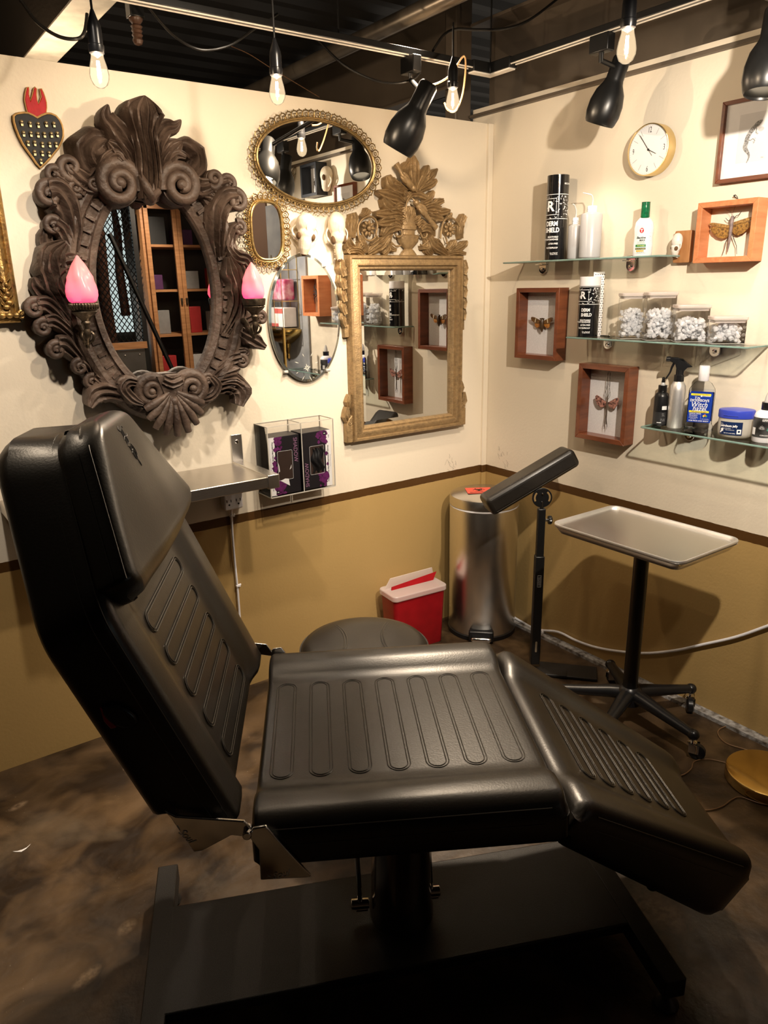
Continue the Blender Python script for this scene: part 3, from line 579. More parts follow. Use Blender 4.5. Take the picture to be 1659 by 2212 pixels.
# ---- filigree mirrors
def filigree(label,u,v,a,b,out,nl,sup,grp,gm,tilt=0):
    t=TA('filigree_mirror',label,'mirror',u,v,grp)
    def pt(th,o):
        ct,st=cos(th),sin(th); x=(a+o)*abs(ct)**(2/sup)*(1 if ct>=0 else -1); y=(b+o)*abs(st)**(2/sup)*(1 if st>=0 else -1); return x,y
    M().add([(*pt(2*PI*i/96,.004),.018) for i in range(96)],[tuple(range(96))]).build('mirror_glass',mirror_m,t)
    M().add([(*pt(2*PI*i/96,.005),z) for z in(.002,.016) for i in range(96)],[(i,(i+1)%96,96+(i+1)%96,96+i) for i in range(96)]+[tuple(range(95,-1,-1))]).build('backing',pm('brown card backing',(.16,.08,.03),.8,ns=30),t)
    m=M()
    for o,z,r in((.004,.022,.0042),(.011,.018,.0032)): m.tube([(*pt(2*PI*i/120,o),z) for i in range(120)],r,8,closed=True)
    m.build('rim',gm,t)
    f=M()
    # evenly spaced loops by arc length
    S_=[pt(2*PI*i/720,.012) for i in range(720)]; Ls=[0]
    for i in range(720): Ls.append(Ls[-1]+math.dist(S_[i],S_[(i+1)%720]))
    for k in range(nl):
        q=Ls[-1]*k/nl; i=next(j for j in range(720) if Ls[j+1]>=q); p=V(S_[i]); tn=(V(S_[(i+1)%720])-p).normalized(); no=V((tn.y,-tn.x)); r=Ls[-1]/nl*.56
        c=p+no*(out*.5-.002); zt=.022
        f.tube([(c.x+tn.x*r*cos(x)+no.x*out*.44*sin(x),c.y+tn.y*r*cos(x)+no.y*out*.44*sin(x),zt+.003*sin(x)) for x in[2*PI*j/14 for j in range(14)]],.0019,5,closed=True)
        f.tube([(c.x+tn.x*r*.5*cos(x)+no.x*out*.2*sin(x)-no.x*out*.1,c.y+tn.y*r*.5*cos(x)+no.y*out*.2*sin(x)-no.y*out*.1,zt+.004) for x in[2*PI*j/9 for j in range(9)]],.0018,5,closed=True)
        e=p+no*(out*.96); f.ell((e.x,e.y,zt+.002),.0024,None,6,5); e=p+no*.001+tn*r; f.ell((e.x,e.y,zt+.003),.0022,None,6,5)
        f.tube([(p.x+tn.x*r,p.y+tn.y*r,zt),(c.x+tn.x*r*1.0+no.x*out*.2,c.y+tn.y*r*1.0+no.y*out*.2,zt+.004),(c.x+tn.x*r*.6+no.x*out*.45,c.y+tn.y*r*.6+no.y*out*.45,zt+.002)],.0014,5)
    f.build('filigree_border',gm,t)
    for s_ in(-1,1): M().lathe([(0,.0),(.004,0),(.004,.017),(0,.017)],8,(s_*a*.4,b*.3,0)).build('standoff',gm,t)
    return t
fil_d=pm('antique gold filigree',(.42,.29,.12),.36,.8,c2=(.22,.15,.07),ns=80)
fil_b=pm('bright gold filigree',(.62,.44,.18),.3,.85,c2=(.36,.24,.09),ns=80)
filigree('wide oval mirror with an antique gold filigree rim, above the skulls','' or -.889,2.031,.246,.137,.027,56,2,'gold filigree mirrors',fil_d)
filigree('small upright oblong mirror with lacy bright gold filigree rim',-1.117,1.790,.058,.094,.025,32,3,'gold filigree mirrors',fil_b)
# ---- animal skulls
def skull(label,u,v,L,turn,tilt,snout,w,name='animal_skull'):
    t=TA(name,label,'animal skull',u,v,'pale animal skulls between the mirrors')
    R=Matrix.Rotation(tilt,3,'Z')@Matrix.Rotation(turn,3,'Y')
    Tm=Matrix.Translation((0,0,w*.55))@R.to_4x4()
    m=M(); m.T=Tm
    m.ell((0,L*.24,0),(w*.50,L*.25,w*.48),None,20,14); m.ell((0,L*.02,w*.06),(w*.40,L*.18,w*.38))
    m.tube([(0,L*.05,w*.05),(0,-L*.15,w*.05),(0,-L*.32,0),(0,-L*.47,-w*.06)],[w*.36,w*.30*snout,w*.25*snout,w*.14*snout],16)
    for s_ in(1,-1):
        m.tube(cr([(s_*w*.22,-L*.16,-w*.02),(s_*w*.52,-L*.06,-w*.06),(s_*w*.64,L*.07,-w*.08),(s_*w*.46,L*.20,-w*.12)],12),[w*.07]*6+[w*.05]*7,8)
        m.ell((s_*w*.22,-L*.43,-w*.16),(w*.05,L*.02,w*.13),None,8,6)
        m.tube([(s_*w*.25,-L*.02,w*.22),(s_*w*.36,-L*.02,w*.12)],[w*.07,w*.03],6)
        for k in range(5): m.ell((s_*w*.2*snout+s_*w*.03,-L*(.14+.05*k),-w*.20),(w*.035,L*.018,w*.10),None,6,5)
    m.tube([(0,L*.46,w*.05),(0,L*.3,w*.46),(0,L*.08,w*.44)],w*.05,6)
    o=m.build('skull_bone',bone,t); remesh(o,.0022,3)
    d=M(); d.T=Tm
    for s_ in(1,-1): d.ell((s_*w*.33,-L*.055,w*.16),(w*.13,L*.085,w*.17))
    d.ell((0,-L*.46,w*.02),(w*.13*snout,L*.03,w*.10))
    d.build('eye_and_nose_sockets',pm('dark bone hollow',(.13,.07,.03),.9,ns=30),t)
    return t
u,v=A(656,507,.03); skull('rounder cream animal skull above the frameless oval mirror',u,v,.155,-.35,-.15,1.1,.078)
u,v=A(727,512,.03); skull('long narrow cream animal skull beside the gilt carved mirror',u,v,.185,-.2,.05,.72,.068)
# ---- frameless oval mirror
cu,cv=-.971,1.475; t=TA('frameless_oval_mirror','frameless oval mirror with a small star near its bottom, held by clips','mirror',cu,cv); a,b=.158,.239
M().add([(*p,.016) for p in ellipse(a-.010,b-.010)],[tuple(range(72))]).build('mirror_glass',old_mirror,t)
m=M(); n=72; E0,E1,E2=ellipse(a-.010,b-.010),ellipse(a,b),ellipse(a,b)
m.add([(*p,.016) for p in E0]+[(*p,.0135) for p in E1]+[(*p,.009) for p in E2],[(i,(i+1)%n,n+(i+1)%n,n+i) for i in range(n)]+[(n+i,n+(i+1)%n,2*n+(i+1)%n,2*n+i) for i in range(n)]+[tuple(range(3*n-1,2*n-1,-1))]).build('bevelled_edge',[pm('bevelled mirror edge',(.62,.64,.58),.06,.9,ns=20)],t)
P=loc2(cu,cv,.016); ez=lambda x,y:P(560+x/5.53,440+y/5.53)
st=M()
c=ez(572,1960)
for k in range(8):
    an=k*PI/4+.2; l=.017 if k%2==0 else .012; w=.0022; dx,dy=cos(an),sin(an)
    st.add([(c[0]+dx*.002,c[1]+dy*.002,.0163),(c[0]+dx*l*.5-dy*w,c[1]+dy*l*.5+dx*w,.0163),(c[0]+dx*l,c[1]+dy*l,.0163),(c[0]+dx*l*.5+dy*w,c[1]+dy*l*.5-dx*w,.0163)],[(0,1,2,3)])
for x0,y0,x1,y1 in((420,1890,475,1905),(660,1905,705,1890),(440,2030,470,2010),(665,2005,705,2020),(510,2115,545,2050),(595,2050,635,2125),(515,1790,535,1830),(612,1830,640,1770)):
    p,q=V(ez(x0,y0)),V(ez(x1,y1)); d=(q-p); no=V((-d.y,d.x)).normalized()*.0016; mid=(p+q)/2
    st.add([(p.x,p.y,.0163),(mid.x+no.x,mid.y+no.y,.0163),(q.x,q.y,.0163),(mid.x-no.x,mid.y-no.y,.0163)],[(0,1,2,3)])
st.build('cut_star',pm('frosted cut glass',(.62,.60,.52),.5,ns=30),t)
for x,y in((250,745),(765,745),(325,2010),(820,1990)):
    p=ez(x,y); s_=1 if p[0]>0 else -1
    m=M(); m.box((p[0],p[1],.010),(.016,.011,.016)); m.ell((p[0]+s_*.004,p[1],.017),(.008,.006,.005),None,10,7); m.lathe([(0,.024),(.004,.024),(.004,.016)],10,(p[0]+s_*.006,p[1],0)); m.build('mirror_clip',pm('clear plastic clip',(.75,.74,.70),.15,ns=20,trans=.3),t,bevel=.002)
# ---- gilt carved mirror
u0,u1,v0,v1=-.779,-.183,.968,1.711; cu,cv=(u0+u1)/2,(v0+v1)/2; W,H=u1-u0,v1-v0
t=TA('gilt_carved_mirror','tall rectangular mirror in gilt carved frame with birds and urn crest','mirror',cu,cv)
pf=[(0,.002),(0,.030),(.004,.040),(.013,.041),(.016,.034),(.020,.036),(.032,.044),(.040,.043),(.044,.032),(.052,.034),(.058,.028),(.060,.012)]
frame_sweep(M(),W,H,pf).build('frame_moulding',gilt_wood,t,ang=50)
w2,h2=W/2-.057,H/2-.057; bv=.020; m=M(); m.add([(-w2+bv,-h2+bv,.0165),(w2-bv,-h2+bv,.0165),(w2-bv,h2-bv,.0165),(-w2+bv,h2-bv,.0165)],[(0,1,2,3)]); m.build('mirror_glass',mirror_m,t)
m=M(); q=[(-w2,-h2),(w2,-h2),(w2,h2),(-w2,h2)]; r_=[(-w2+bv,-h2+bv),(w2-bv,-h2+bv),(w2-bv,h2-bv),(-w2+bv,h2-bv)]
m.add([(*p,.0150) for p in q]+[(*p,.0165) for p in r_],[(i,(i+1)%4,4+(i+1)%4,4+i) for i in range(4)]); m.build('bevelled_border',mirror_m,t,smooth=False)
P=loc2(cu,cv,.03); S7=1/5.53*.00262
def g7(pts): return [P(*z7(x,y)) for x,y in pts]
def gl(name,pts,w,d0=.018,d1=.030,**k):
    k.setdefault('skirt',.03); k.setdefault('n',16); k.setdefault('bulge',.3); m=M(); m.leaf(g7(pts),[q*S7 for q in w],d0,d1,**k); m.build(name,gilt_wood,t,ang=50)
for pts,w in [([(930,500),(915,330),(910,200),(905,85)],[70,150,140,20]),([(850,340),(830,250),(860,180)],[40,110,60]),
 ([(960,500),(1010,400),(1060,300),(1085,205)],[50,110,100,20]),([(970,490),(1060,400),(1130,320),(1192,248)],[40,90,90,16]),([(970,510),(1060,460),(1130,420),(1183,383)],[40,80,90,30]),
 ([(880,500),(890,380),(900,260),(900,180)],[30,60,60,12]),([(850,520),(740,480),(640,420),(600,330)],[50,120,150,60]),([(840,500),(740,450),(670,430)],[40,90,30]),
 ([(820,650),(720,590),(600,555),(480,520)],[40,100,110,30]),([(815,770),(700,730),(600,670),(545,590)],[40,110,120,50]),([(820,700),(750,690),(680,720)],[50,80,30]),
 ([(830,850),(720,780),(600,790),(458,785)],[40,110,110,40]),([(810,850),(700,860),(580,880),(480,905)],[50,120,110,20]),([(830,620),(830,560),(790,520)],[50,70,40]),
 ([(835,640),(880,560),(960,545),(1060,590)],[40,70,80,40]),([(1040,640),(1100,600),(1150,515)],[50,90,30]),([(1150,690),(1200,650),(1265,625)],[40,80,40]),
 ([(1050,720),(1140,700),(1230,730)],[60,100,60]),([(1110,770),(1200,770),(1280,760),(1345,745)],[40,80,80,20]),([(1110,800),(1180,820),(1260,850)],[50,110,30]),
 ([(830,860),(850,780),(870,700)],[60,80,40]),([(870,870),(900,790),(880,700)],[40,80,20]),([(900,880),(960,840),(990,810)],[40,60,20]),
 ([(780,930),(740,880),(680,860)],[60,80,30]),([(970,930),(1010,890),(1060,930)],[60,80,40]),([(560,1060),(600,980),(690,940),(760,960)],[50,110,100,40]),
 ([(1160,1060),(1130,980),(1060,950),(1000,980)],[50,100,90,40]),([(660,1000),(620,1100),(640,1190),(700,1220)],[50,70,60,30]),([(1040,1010),(1090,1090),(1080,1170),(1010,1190)],[50,70,60,30]),
 ([(380,1260),(450,1210),(540,1140),(600,1060)],[40,90,110,60]),([(420,1180),(500,1130),(580,1090)],[50,100,30]),([(1330,1265),(1250,1210),(1160,1150),(1100,1060)],[40,90,110,60]),([(1270,1190),(1200,1140),(1140,1090)],[50,100,30]),
 ([(560,1270),(600,1210),(600,1130)],[50,80,40]),([(1150,1270),(1090,1210),(1090,1130)],[50,80,40]),
 ([(190,1070),(190,950),(200,850),(185,775)],[70,95,100,60]),([(230,1220),(160,1170),(125,1110),(120,1062)],[80,100,100,50]),([(330,1265),(260,1220),(150,1225),(130,1260)],[60,60,60,30]),
 ([(280,1200),(300,1120),(280,1040)],[50,80,30]),([(360,1250),(340,1170),(300,1100)],[40,60,30]),
 ([(1490,1080),(1480,980),(1490,880),(1520,805)],[60,80,80,60]),([(1400,1230),(1470,1190),(1520,1150),(1548,1110)],[60,80,80,20]),([(1330,1260),(1420,1240),(1530,1260)],[50,60,30]),([(1340,1220),(1390,1150),(1410,1100)],[40,80,30]),([(1320,860),(1350,810),(1360,770)],[50,60,14]),
 ([(300,830),(350,790),(375,738)],[40,60,70])]:
    gl('carved_leaf',pts,w)
# scroll stems and rosettes
for pts,r in (([(300,1160),(250,1050),(250,930),(300,850),(380,815),(450,850),(478,930),(460,1030),(480,1060)],20),([(290,1000),(330,1080),(400,1105),(460,1060)],18),([(1230,1080),(1245,960),(1280,860),(1350,830),(1430,880),(1480,980)],20),([(1290,1050),(1310,1120),(1300,1140)],16),([(760,960),(770,1040),(720,1060),(690,1020)],18),([(990,1010),(1020,1070),(1060,1060),(1070,1020)],18),([(830,880),(825,760),(830,640),(880,560)],14),([(620,1100),(700,1170),(760,1160)],16),([(1100,1090),(1020,1160),(990,1150)],16)):
    q=cr(g7(pts),20); M().tube([(p.x,p.y,.026) for p in q],[r*S7*.5]*21,8,fy=1.0).build('carved_scroll',gilt_wood,t)
for x,y in((372,958),(1345,968)):
    c=P(*z7(x,y)); m=M()
    for k in range(9): a=k*2*PI/9; m.ell((c[0]+.021*cos(a),c[1]+.021*sin(a),.026),(.011,.007,.005),Matrix.Rotation(a,3,'Z'),10,6)
    m.ell((*c,.030),(.011,.011,.008)); m.lathe([(0,.022),(.026,.02),(.028,.004)],20,(*c,0)); m.build('rosette',gilt_wood,t)
c=P(*z7(870,1280)); k=S7
m=M(); prof=[(88,0),(88,8),(60,40),(42,52),(50,60),(105,110),(118,160),(95,168),(70,172),(70,205),(92,212),(92,245),(80,250),(78,300),(88,390),(0,392)]
m.lathe([(r*k,z*k) for r,z in prof],28,(c[0],c[1],.014),sy=.34,R=Matrix.Rotation(-PI/2,3,'X')@Matrix.Rotation(PI,3,'X')@Matrix.Rotation(PI,3,'X')if 0 else Matrix(((1,0,0),(0,0,1),(0,1,0))),fl=lambda a,z:1+.04*cos(18*a))
m.build('carved_urn',gilt_wood,t)
def bird(b,h,tl,w):
    m=M(); b,h,tl=[P(*z7(*q)) for q in(b,h,tl)]
    m.tube([(*h,.034),((h[0]*.6+b[0]*.4),(h[1]*.6+b[1]*.4),.036),(*b,.036),(b[0]*.5+tl[0]*.5,b[1]*.5+tl[1]*.5,.032),(*tl,.028)],[w*.42,w*.55,w*.62,w*.34,w*.5],14,fy=.7); m.ell((*h,.036),(w*.5,w*.5,w*.42))
    d=(V(h)-V(b)).normalized(); m.tube([(h[0]+d.x*w*.3,h[1]+d.y*w*.3,.036),(h[0]+d.x*w*.95,h[1]+d.y*w*.95,.034)],[w*.2,w*.04],8)
    for s_ in(1,-1): no=V((-d.y,d.x))*s_; m.ell((b[0]+no.x*w*.36-d.x*w*.2,b[1]+no.y*w*.36-d.y*w*.2,.042),(w*.30,w*.75,w*.22),Matrix.Rotation(math.atan2(d.y,d.x)-PI/2,3,'Z'))
    m.build('carved_bird',gilt_wood,t)
bird((790,370),(890,480),(700,185),.028); bird((985,730),(925,655),(1175,955),.028)
# side drops and foot brackets
for s_,ux in((-1,-W/2),(1,W/2)):
    for k in range(5):
        y=H/2-.03-k*.048; x=ux+s_*.020; wd=(.046,.044,.042,.036,.028)[k]*(1 if s_<0 else .7)
        m=M(); m.leaf([(x+s_*.002,y+.012),(x+s_*.004,y-.02),(x-s_*.004,y-.05)],[wd*.6,wd,wd*.55],.016,.028,3,.35,.03,n=12); m.build('carved_leaf',gilt_wood,t,ang=50)
    M().box((ux+s_*.010,H/2-.29,.012),(.022,.05,.022)).build('drop_end',gilt_wood,t,bevel=.003)
    M().prism([(ux,-H/2),(ux+s_*.030,-H/2),(ux+s_*.030,-H/2+.075),(ux+s_*.018,-H/2+.10),(ux,-H/2+.115)],.002,.030).build('foot_bracket',gilt_wood,t,bevel=.003)
    m=M(); m.leaf([(ux+s_*.01,-H/2+.08),(ux+s_*.024,-H/2+.11),(ux+s_*.020,-H/2+.15)],[.02,.034,.012],.016,.03,2,.4,.03,n=10); m.leaf([(ux+s_*.006,-H/2+.14),(ux+s_*.012,-H/2+.17),(ux+s_*.006,-H/2+.20)],[.016,.028,.008],.014,.026,2,.4,.03,n=10); m.scroll((ux+s_*.014,-H/2+.085),.012,.028,0,1.3,s_)
    m.build('carved_leaf',gilt_wood,t)
# ---- steel shelf
zs=.958; x0,x1=-2.125,-1.272; D=.285
t=T('steel_wall_shelf','narrow brushed steel shelf on the wall behind the tattoo chair','shelf',(x1,0,zs))
M().box(((x0-x1)/2,-D/2-.004,-.020),(x1-x0,D,.040)).build('shelf_board',steel_shelf,t,bevel=.003)
for x in(-.02,x0-x1+.07):
    b=M(); b.box((x,-D/2-.004,-.019),(.044,D+.012,.050)); b.box((x,-.003,.055),(.044,.006,.105)); b.build('shelf_bracket',steel,t,bevel=.002)
    M().lathe([(0,.006),(.006,.005),(.008,.0)],16,(x,-.006,.08),R=Matrix.Rotation(PI/2,3,'X')).build('screw',chrome,t)
# ---- power tap and its cord
p=A(503,1072,.03); t=TA('power_tap','white multi-outlet power tap below the right end of the steel shelf','power outlet',p[0],p[1])
M().prism(rrect(.078,.105,.01),.001,.034).build('tap_body',white_plastic,t,bevel=.006,bseg=3)
for x in(-.019,.019):
    m=M()
    for dx in(-.008,.008): m.box((x+dx,-.016,.0342),(.0028,.0105,.001))
    m.lathe([(0,.0347),(.0038,.0347),(.0038,.033)],12,(x,-.031,0)); m.build('socket_slots',ink,t)
p1=[A(500,1092,.02),A(500,1115,.012),A(504,1180,.010),(lambda q:q)(A(512,1262,.010)),A(516,1310,.010),A(524,1420,.010)]
q=cr([(x,-d,z) for (x,z),d in zip(p1,(.02,.012,.010,.010,.010,.010))],30)
m=M().tube(q,.0048,10); m.tube([tuple(q[0]+V((0,0,.012))),tuple(q[0]),tuple(q[2])],[.010,.009,.006],12); tag(m.build('white_power_cord',white_plastic),'white power cord hanging from the power tap under the shelf','cord')
for px,py in((501,1114),(514,1265)):
    p=A(px,py,.01); m=M().box((p[0],-.011,p[1]),(.018,.014,.008)); m.ell((p[0]+.011,-.008,p[1]+.002),(.004,.005,.004)); tag(m.build('cord_clip',white_plastic,bevel=.001),'small white nail clip %s'%('on the brown line holding the power cord' if py<1200 else 'halfway down the hanging power cord'),'cord clip')
# ---- acrylic double glove-box holder
x0,x1,z0,z1,Dp=-1.212,-.922,.820,1.095,.105; t=TA('acrylic_holder','clear acrylic wall holder with two compartments beside the steel shelf','holder',(x0+x1)/2,z0); W=x1-x0; H=z1-z0; th=.003
for nm,c,d in(('back_panel',(0,H/2,.0015),(W,H,th)),('front_panel',(0,H/2,Dp),(W,H,th)),('side_panel',(-W/2,H/2,Dp/2),(th,H,Dp)),('side_panel',(W/2,H/2,Dp/2),(th,H,Dp)),('divider',(0,H/2,Dp/2),(th,H,Dp)),('bottom_panel',(0,.0015,Dp/2),(W,th,Dp))):
    M().box(c,d).build(nm,clear,t)
eg=M()
for x in(-W/2,0,W/2):
    eg.box((x,H/2,Dp),(.0034,H,.0034)); eg.box((x,H,Dp/2),(.003,.003,Dp))
eg.box((0,0.001,Dp),(W,.004,.004)); eg.box((-W/2,.001,Dp/2),(.004,.004,Dp))
for z in(0,Dp): eg.box((0,H,z),(W,.003,.003))
eg.build('panel_edges',pm('acrylic edge',(.72,.68,.60),.15,ns=20,trans=.35),t)  # paler strips along the acrylic panel edges
def glove(label,cx,flip):
    g=TA('glove_box',label,'glove box',cx,z0+.004,'glove boxes in the acrylic holder',.008); w,h,d=.132,.228,.086
    black=pm('black carton',(.014,.012,.015),.4,ns=10); s_=-1 if flip else 1
    M().box((0,h/2,d/2),(w,h,d)).build('carton',black,g,bevel=.0015)
    M().flat([(s_*a,h/2+s_*b) for a,b in((-w/2,-h/2),(-w/2+.026,-h/2),(-w/2+.026,h/2),(-w/2,h/2))][::s_],d+.0006).build('white_panel',paper,g)
    pu=M(); random.seed(3+flip)
    for k in range(46):
        yy=random.choice([random.uniform(-h/2,-h/2+.06),random.uniform(h/2-.065,h/2),random.uniform(-h/2,h/2)]); xx=random.uniform(-w/2+.022,-w/2+.062) if abs(yy)>.05 else random.uniform(-w/2+.018,-w/2+.034)
        r=random.uniform(.004,.012); pu.flat([(s_*(xx+r*(1+.3*sin(5*a))*cos(a)),h/2+s_*(max(-h/2+.001,min(h/2-.001,yy+r*(1+.3*cos(4*a))*sin(a))))) for a in[2*PI*i/14 for i in range(14)]],d+.0008+k*.00001)
    pu.build('purple_ink_blots',pm('purple blotch print',(.15,.018,.13),.5,c2=(.07,.008,.06),ns=120),g)
    hole=M(); hole.flat(rrect(.062,.112,.004,4,s_*.001,h/2+s_*.0),d+.0012); hole.build('opening',pm('dark brown opening',(.035,.018,.012),.6,ns=20),g)
    M().tube([(*p,d+.0014) for p in rrect(.064,.114,.004,3,s_*.001,h/2)],.0005,5,closed=True).build('opening_outline',white_print,g)
    if flip:
        m=M(); m.grid(lambda a,b:((a-.5)*.056*(1-.3*abs(b-.5))+.006*sin(b*9),h/2-.05+b*.10,d+.002+.010*sin(PI*a)*sin(PI*b)+.003*sin(a*14+b*9)),16,22); m.build('black_glove',pm('black nitrile',(.008,.008,.009),.35,ns=90),g)
    else:
        m=M(); m.flat([(-.024,h/2-.058),(-.004,h/2-.052),(.012,h/2-.055),(.016,h/2-.084)],d+.0018); m.flat([(-.032,h/2+.02),(-.026,h/2+.0),(-.024,h/2-.02),(-.028,h/2-.024),(-.029,h/2-.002)],d+.0018); m.flat([(.022,h/2-.012),(.027,h/2-.0),(.026,h/2-.014),(.018,h/2-.02)],d+.0018); m.build('torn_card',paper,g)
    ro=-PI/2 if not flip else PI/2
    tx=M().text('SHADOW',s_*.048,h/2+s_*.055,d+.0011,.024,ro,.9); tx.build('title_lettering',pm('mauve foil print',(.33,.16,.28),.4,ns=40),g)
    tx=M().text('Powder Free Nitrile Examination Gloves',s_*(-w/2+.016),h/2+s_*.022,d+.0010,.0098,ro,.92,.02); tx.text('100',s_*(-w/2+.010),h/2-s_*.088,d+.0010,.009,ro); tx.text('Powder Free  100 gloves by weight',s_*(-w/2+.006),h/2+s_*.01,d+.0010,.0035,ro); tx.build('side_lettering',ink,g)
    M().flat(rrect(.014,.014,.001,2,s_*(-w/2+.029),h/2-s_*(h/2-.012)),d+.0016).build('black_square',ink,g); M().text('S',s_*(-w/2+.029),h/2-s_*(h/2-.012),d+.0019,.009,ro,1,.03).build('square_letter',white_print,g)
    return g
glove('opened black and purple glove box in left acrylic compartment',(x0+x1)/2-W/4+.0005,False)
glove('black and purple glove box with glove showing, right acrylic compartment',(x0+x1)/2+W/4-.0005,True)
# ================================================================ shelf wall
# ---- clock
cu,cv=.826,2.029; t=TB('wall_clock','round white wall clock with a brushed brass rim and thin black hands','clock',cu,cv); r=.0835; dp=.042
M().lathe([(r-.002,.0),(r,.001),(r,dp-.002),(r-.001,dp),(r-.0035,dp),(r-.0040,dp-.005)],72).build('brass_rim',brass_sat,t)
M().lathe([(0,dp-.006),(r-.004,dp-.006)],64).build('dial',paper,t)
m=M()
for k in range(12):
    if k%3==0: continue
    a=PI/2-k*PI/6; c,s=cos(a),sin(a); w=.0006
    p=[(c*.052-s*w,s*.052+c*w),(c*.052+s*w,s*.052-c*w),(c*.072+s*w,s*.072-c*w),(c*.072-s*w,s*.072+c*w)]; m.flat(p,dp-.0055)
for k in range(60):
    a=k*PI/30; m.flat([(cos(a+q)*rr,sin(a+q)*rr) for q,rr in((-.006,.0745),(.006,.0745),(.006,.0765),(-.006,.0765))],dp-.0055)
m.build('minute_marks',ink_grey,t)
m=M()
for s_,x,y in(('12',0,.062),('3',.062,0),('6',0,-.062),('9',-.062,0)): m.text(s_,x,y,dp-.0054,.026,0,.62)
m.build('numerals',ink,t)
def hand(name,a,l,w,b=.012):
    c,s=cos(a),sin(a); q=M(); q.prism([(-c*b-s*w,-s*b+c*w),(-c*b+s*w,-s*b-c*w),(c*l+s*w*.5,s*l-c*w*.5),(c*l-s*w*.5,s*l+c*w*.5)],dp-.0045,dp-.0038); q.build(name,ink,t)
hand('hour_hand',rad(90-117),.036,.0013,0); hand('minute_hand',rad(90+37),.062,.0011,.004); hand('second_hand',rad(90+38.5),.070,.0004,.026)
M().lathe([(0,dp-.002),(.0035,dp-.0025),(.0038,dp-.0045)],16).build('hand_hub',ink,t)
M().lathe([(0,dp-.0012),(r-.0042,dp-.0012)],48).build('clock_glass',pane,t)
# ---- gecko picture
u0,v0,v1=1.0805,1.892,2.132; W,H=.207,v1-v0; t=TB('framed_drawing','pencil lizard drawing in thin brown frame, top right','picture',u0+W/2,(v0+v1)/2)
def woodframe(t,W,H,fw,dp,mv,mh,glass=True):
    for s_ in(-1,1):
        M().prism([(s_*W/2,-H/2),(s_*W/2,H/2),(s_*(W/2-fw),H/2-fw),(s_*(W/2-fw),-H/2+fw)],.001,dp).build('frame_stile',mv,t,bevel=.0012)
        M().prism([(-W/2,s_*H/2),(W/2,s_*H/2),(W/2-fw,s_*(H/2-fw)),(-W/2+fw,s_*(H/2-fw))],.001,dp).build('frame_rail',mh,t,bevel=.0012)
    if glass: M().flat(rrect(W-2*fw+.002,H-2*fw+.002,.001,1),dp-.004).build('glass_pane',pane,t)
woodframe(t,W,H,.012,.024,cherry,cherry_h)
M().prism(rrect(W-.02,H-.02,.001,1),.002,.012).build('mat_board',paper,t)
M().flat(rrect(.098,.140,.001,1,.004,.004),.0125).build('drawing_sheet',pm('drawing paper',(.74,.73,.73),.8,ns=20,amt=.1),t)
g=M(); cxx,cyy=.0,.006
def gk(pts): return [(x*.001+cxx,y*.001+cyy,.0131) for x,y in pts]
sp=gk([(30,42),(22,38),(12,32),(2,22),(-8,10),(-14,-4),(-16,-16),(-18,-28),(-12,-38),(-4,-48),(-2,-60),(-8,-74)])
g.tube(cr(sp,36),[.003+.0042*sin(min(1,max(0,(i-1)/4))*PI/2)*(1 if i<7 else .75 if i<9 else 1.05) if i<22 else .0072*(1-(i-22)/15)+.0006 for i in range(37)],10,fy=.04)
for q,w in(([(8,28),(14,20),(12,10),(20,6)],1.4),([(-12,-8),(-2,-10),(4,-6),(12,-12),(8,-20)],1.5),([(12,10),(17,12)],.6),([(12,10),(18,3)],.6),([(4,-6),(14,-6)],.6),([(4,-14),(12,-18)],.6)): g.tube(gk(q),w*.001,6,fy=.1)
g.build('lizard_drawing',pm('pencil shading',(.42,.41,.40),.8,c2=(.10,.10,.10),ns=260,detail=2),t)
m=M()
for i in range(9):
    p=gk([(-18+i*1.6-(i>4)*0,-24-i*5.4)])[0]; 
for x,y in((14,33),(8,30),(4,24),(0,19),(-5,14),(-8,7),(-11,1),(-13,-5),(10,27),(-2,13),(-14,-12),(-6,3),(-10,-3)): m.flat([(p[0]*1,p[1]) for p in[(lambda a:(cxx+(x+1.1*cos(a))*.001,cyy+(y+.9*sin(a))*.001))(2*PI*k/8) for k in range(8)]],.0138)
m.build('lizard_spots',ink,t)
M().add([(.010+cxx+.0095*cos(2*PI*k/20)+.018,cyy+.018+.0065*sin(2*PI*k/20),.0129) for k in range(20)],[tuple(range(20))]).build('drawn_smudge',pm('pencil smudge',(.55,.54,.54),.8,ns=30),t)
M().text('MBC',.042,-.058,.0131,.005).build('signature',ink_grey,t)
# ---- insects
def wing(m,pts,z0,z1,tilt=0):
    P=[V(p) for p in pts]; n=len(P); c=sum(P,V((0,0)))/n
    m.add([(p.x,p.y,z0+(z1-z0)*min(1,abs(p.x)/.06)) for p in P]+[(c.x,c.y,z0+(z1-z0)*min(1,abs(c.x)/.06)+.0015)]+[(p.x,p.y,z0-.0006+(z1-z0)*min(1,abs(p.x)/.06)) for p in P],[(i,(i+1)%n,n) for i in range(n)]+[(i,(i+1)%n,n+1+(i+1)%n,n+1+i) for i in range(n)]+[tuple(range(2*n,n,-1))])
def sym(f):
    for s_ in(-1,1): f(s_)
def shadowbox(label,u0,v0,W,H,dp,fw,mv,mh,back,name='shadow_box'):
    t=TB(name,label,'shadow box',u0+W/2,v0+H/2,'insect shadow boxes'); woodframe(t,W,H,fw,dp,mv,mh)
    M().prism(rrect(W-2*fw+.004,H-2*fw+.004,.001,1),.001,.006).build('backing_board',back,t); return t
t=shadowbox('cherry wood shadow box with small orange-winged cicada, left of second shelf',.237,1.281,.238,.291,.06,.018,cherry,cherry_h,linen)
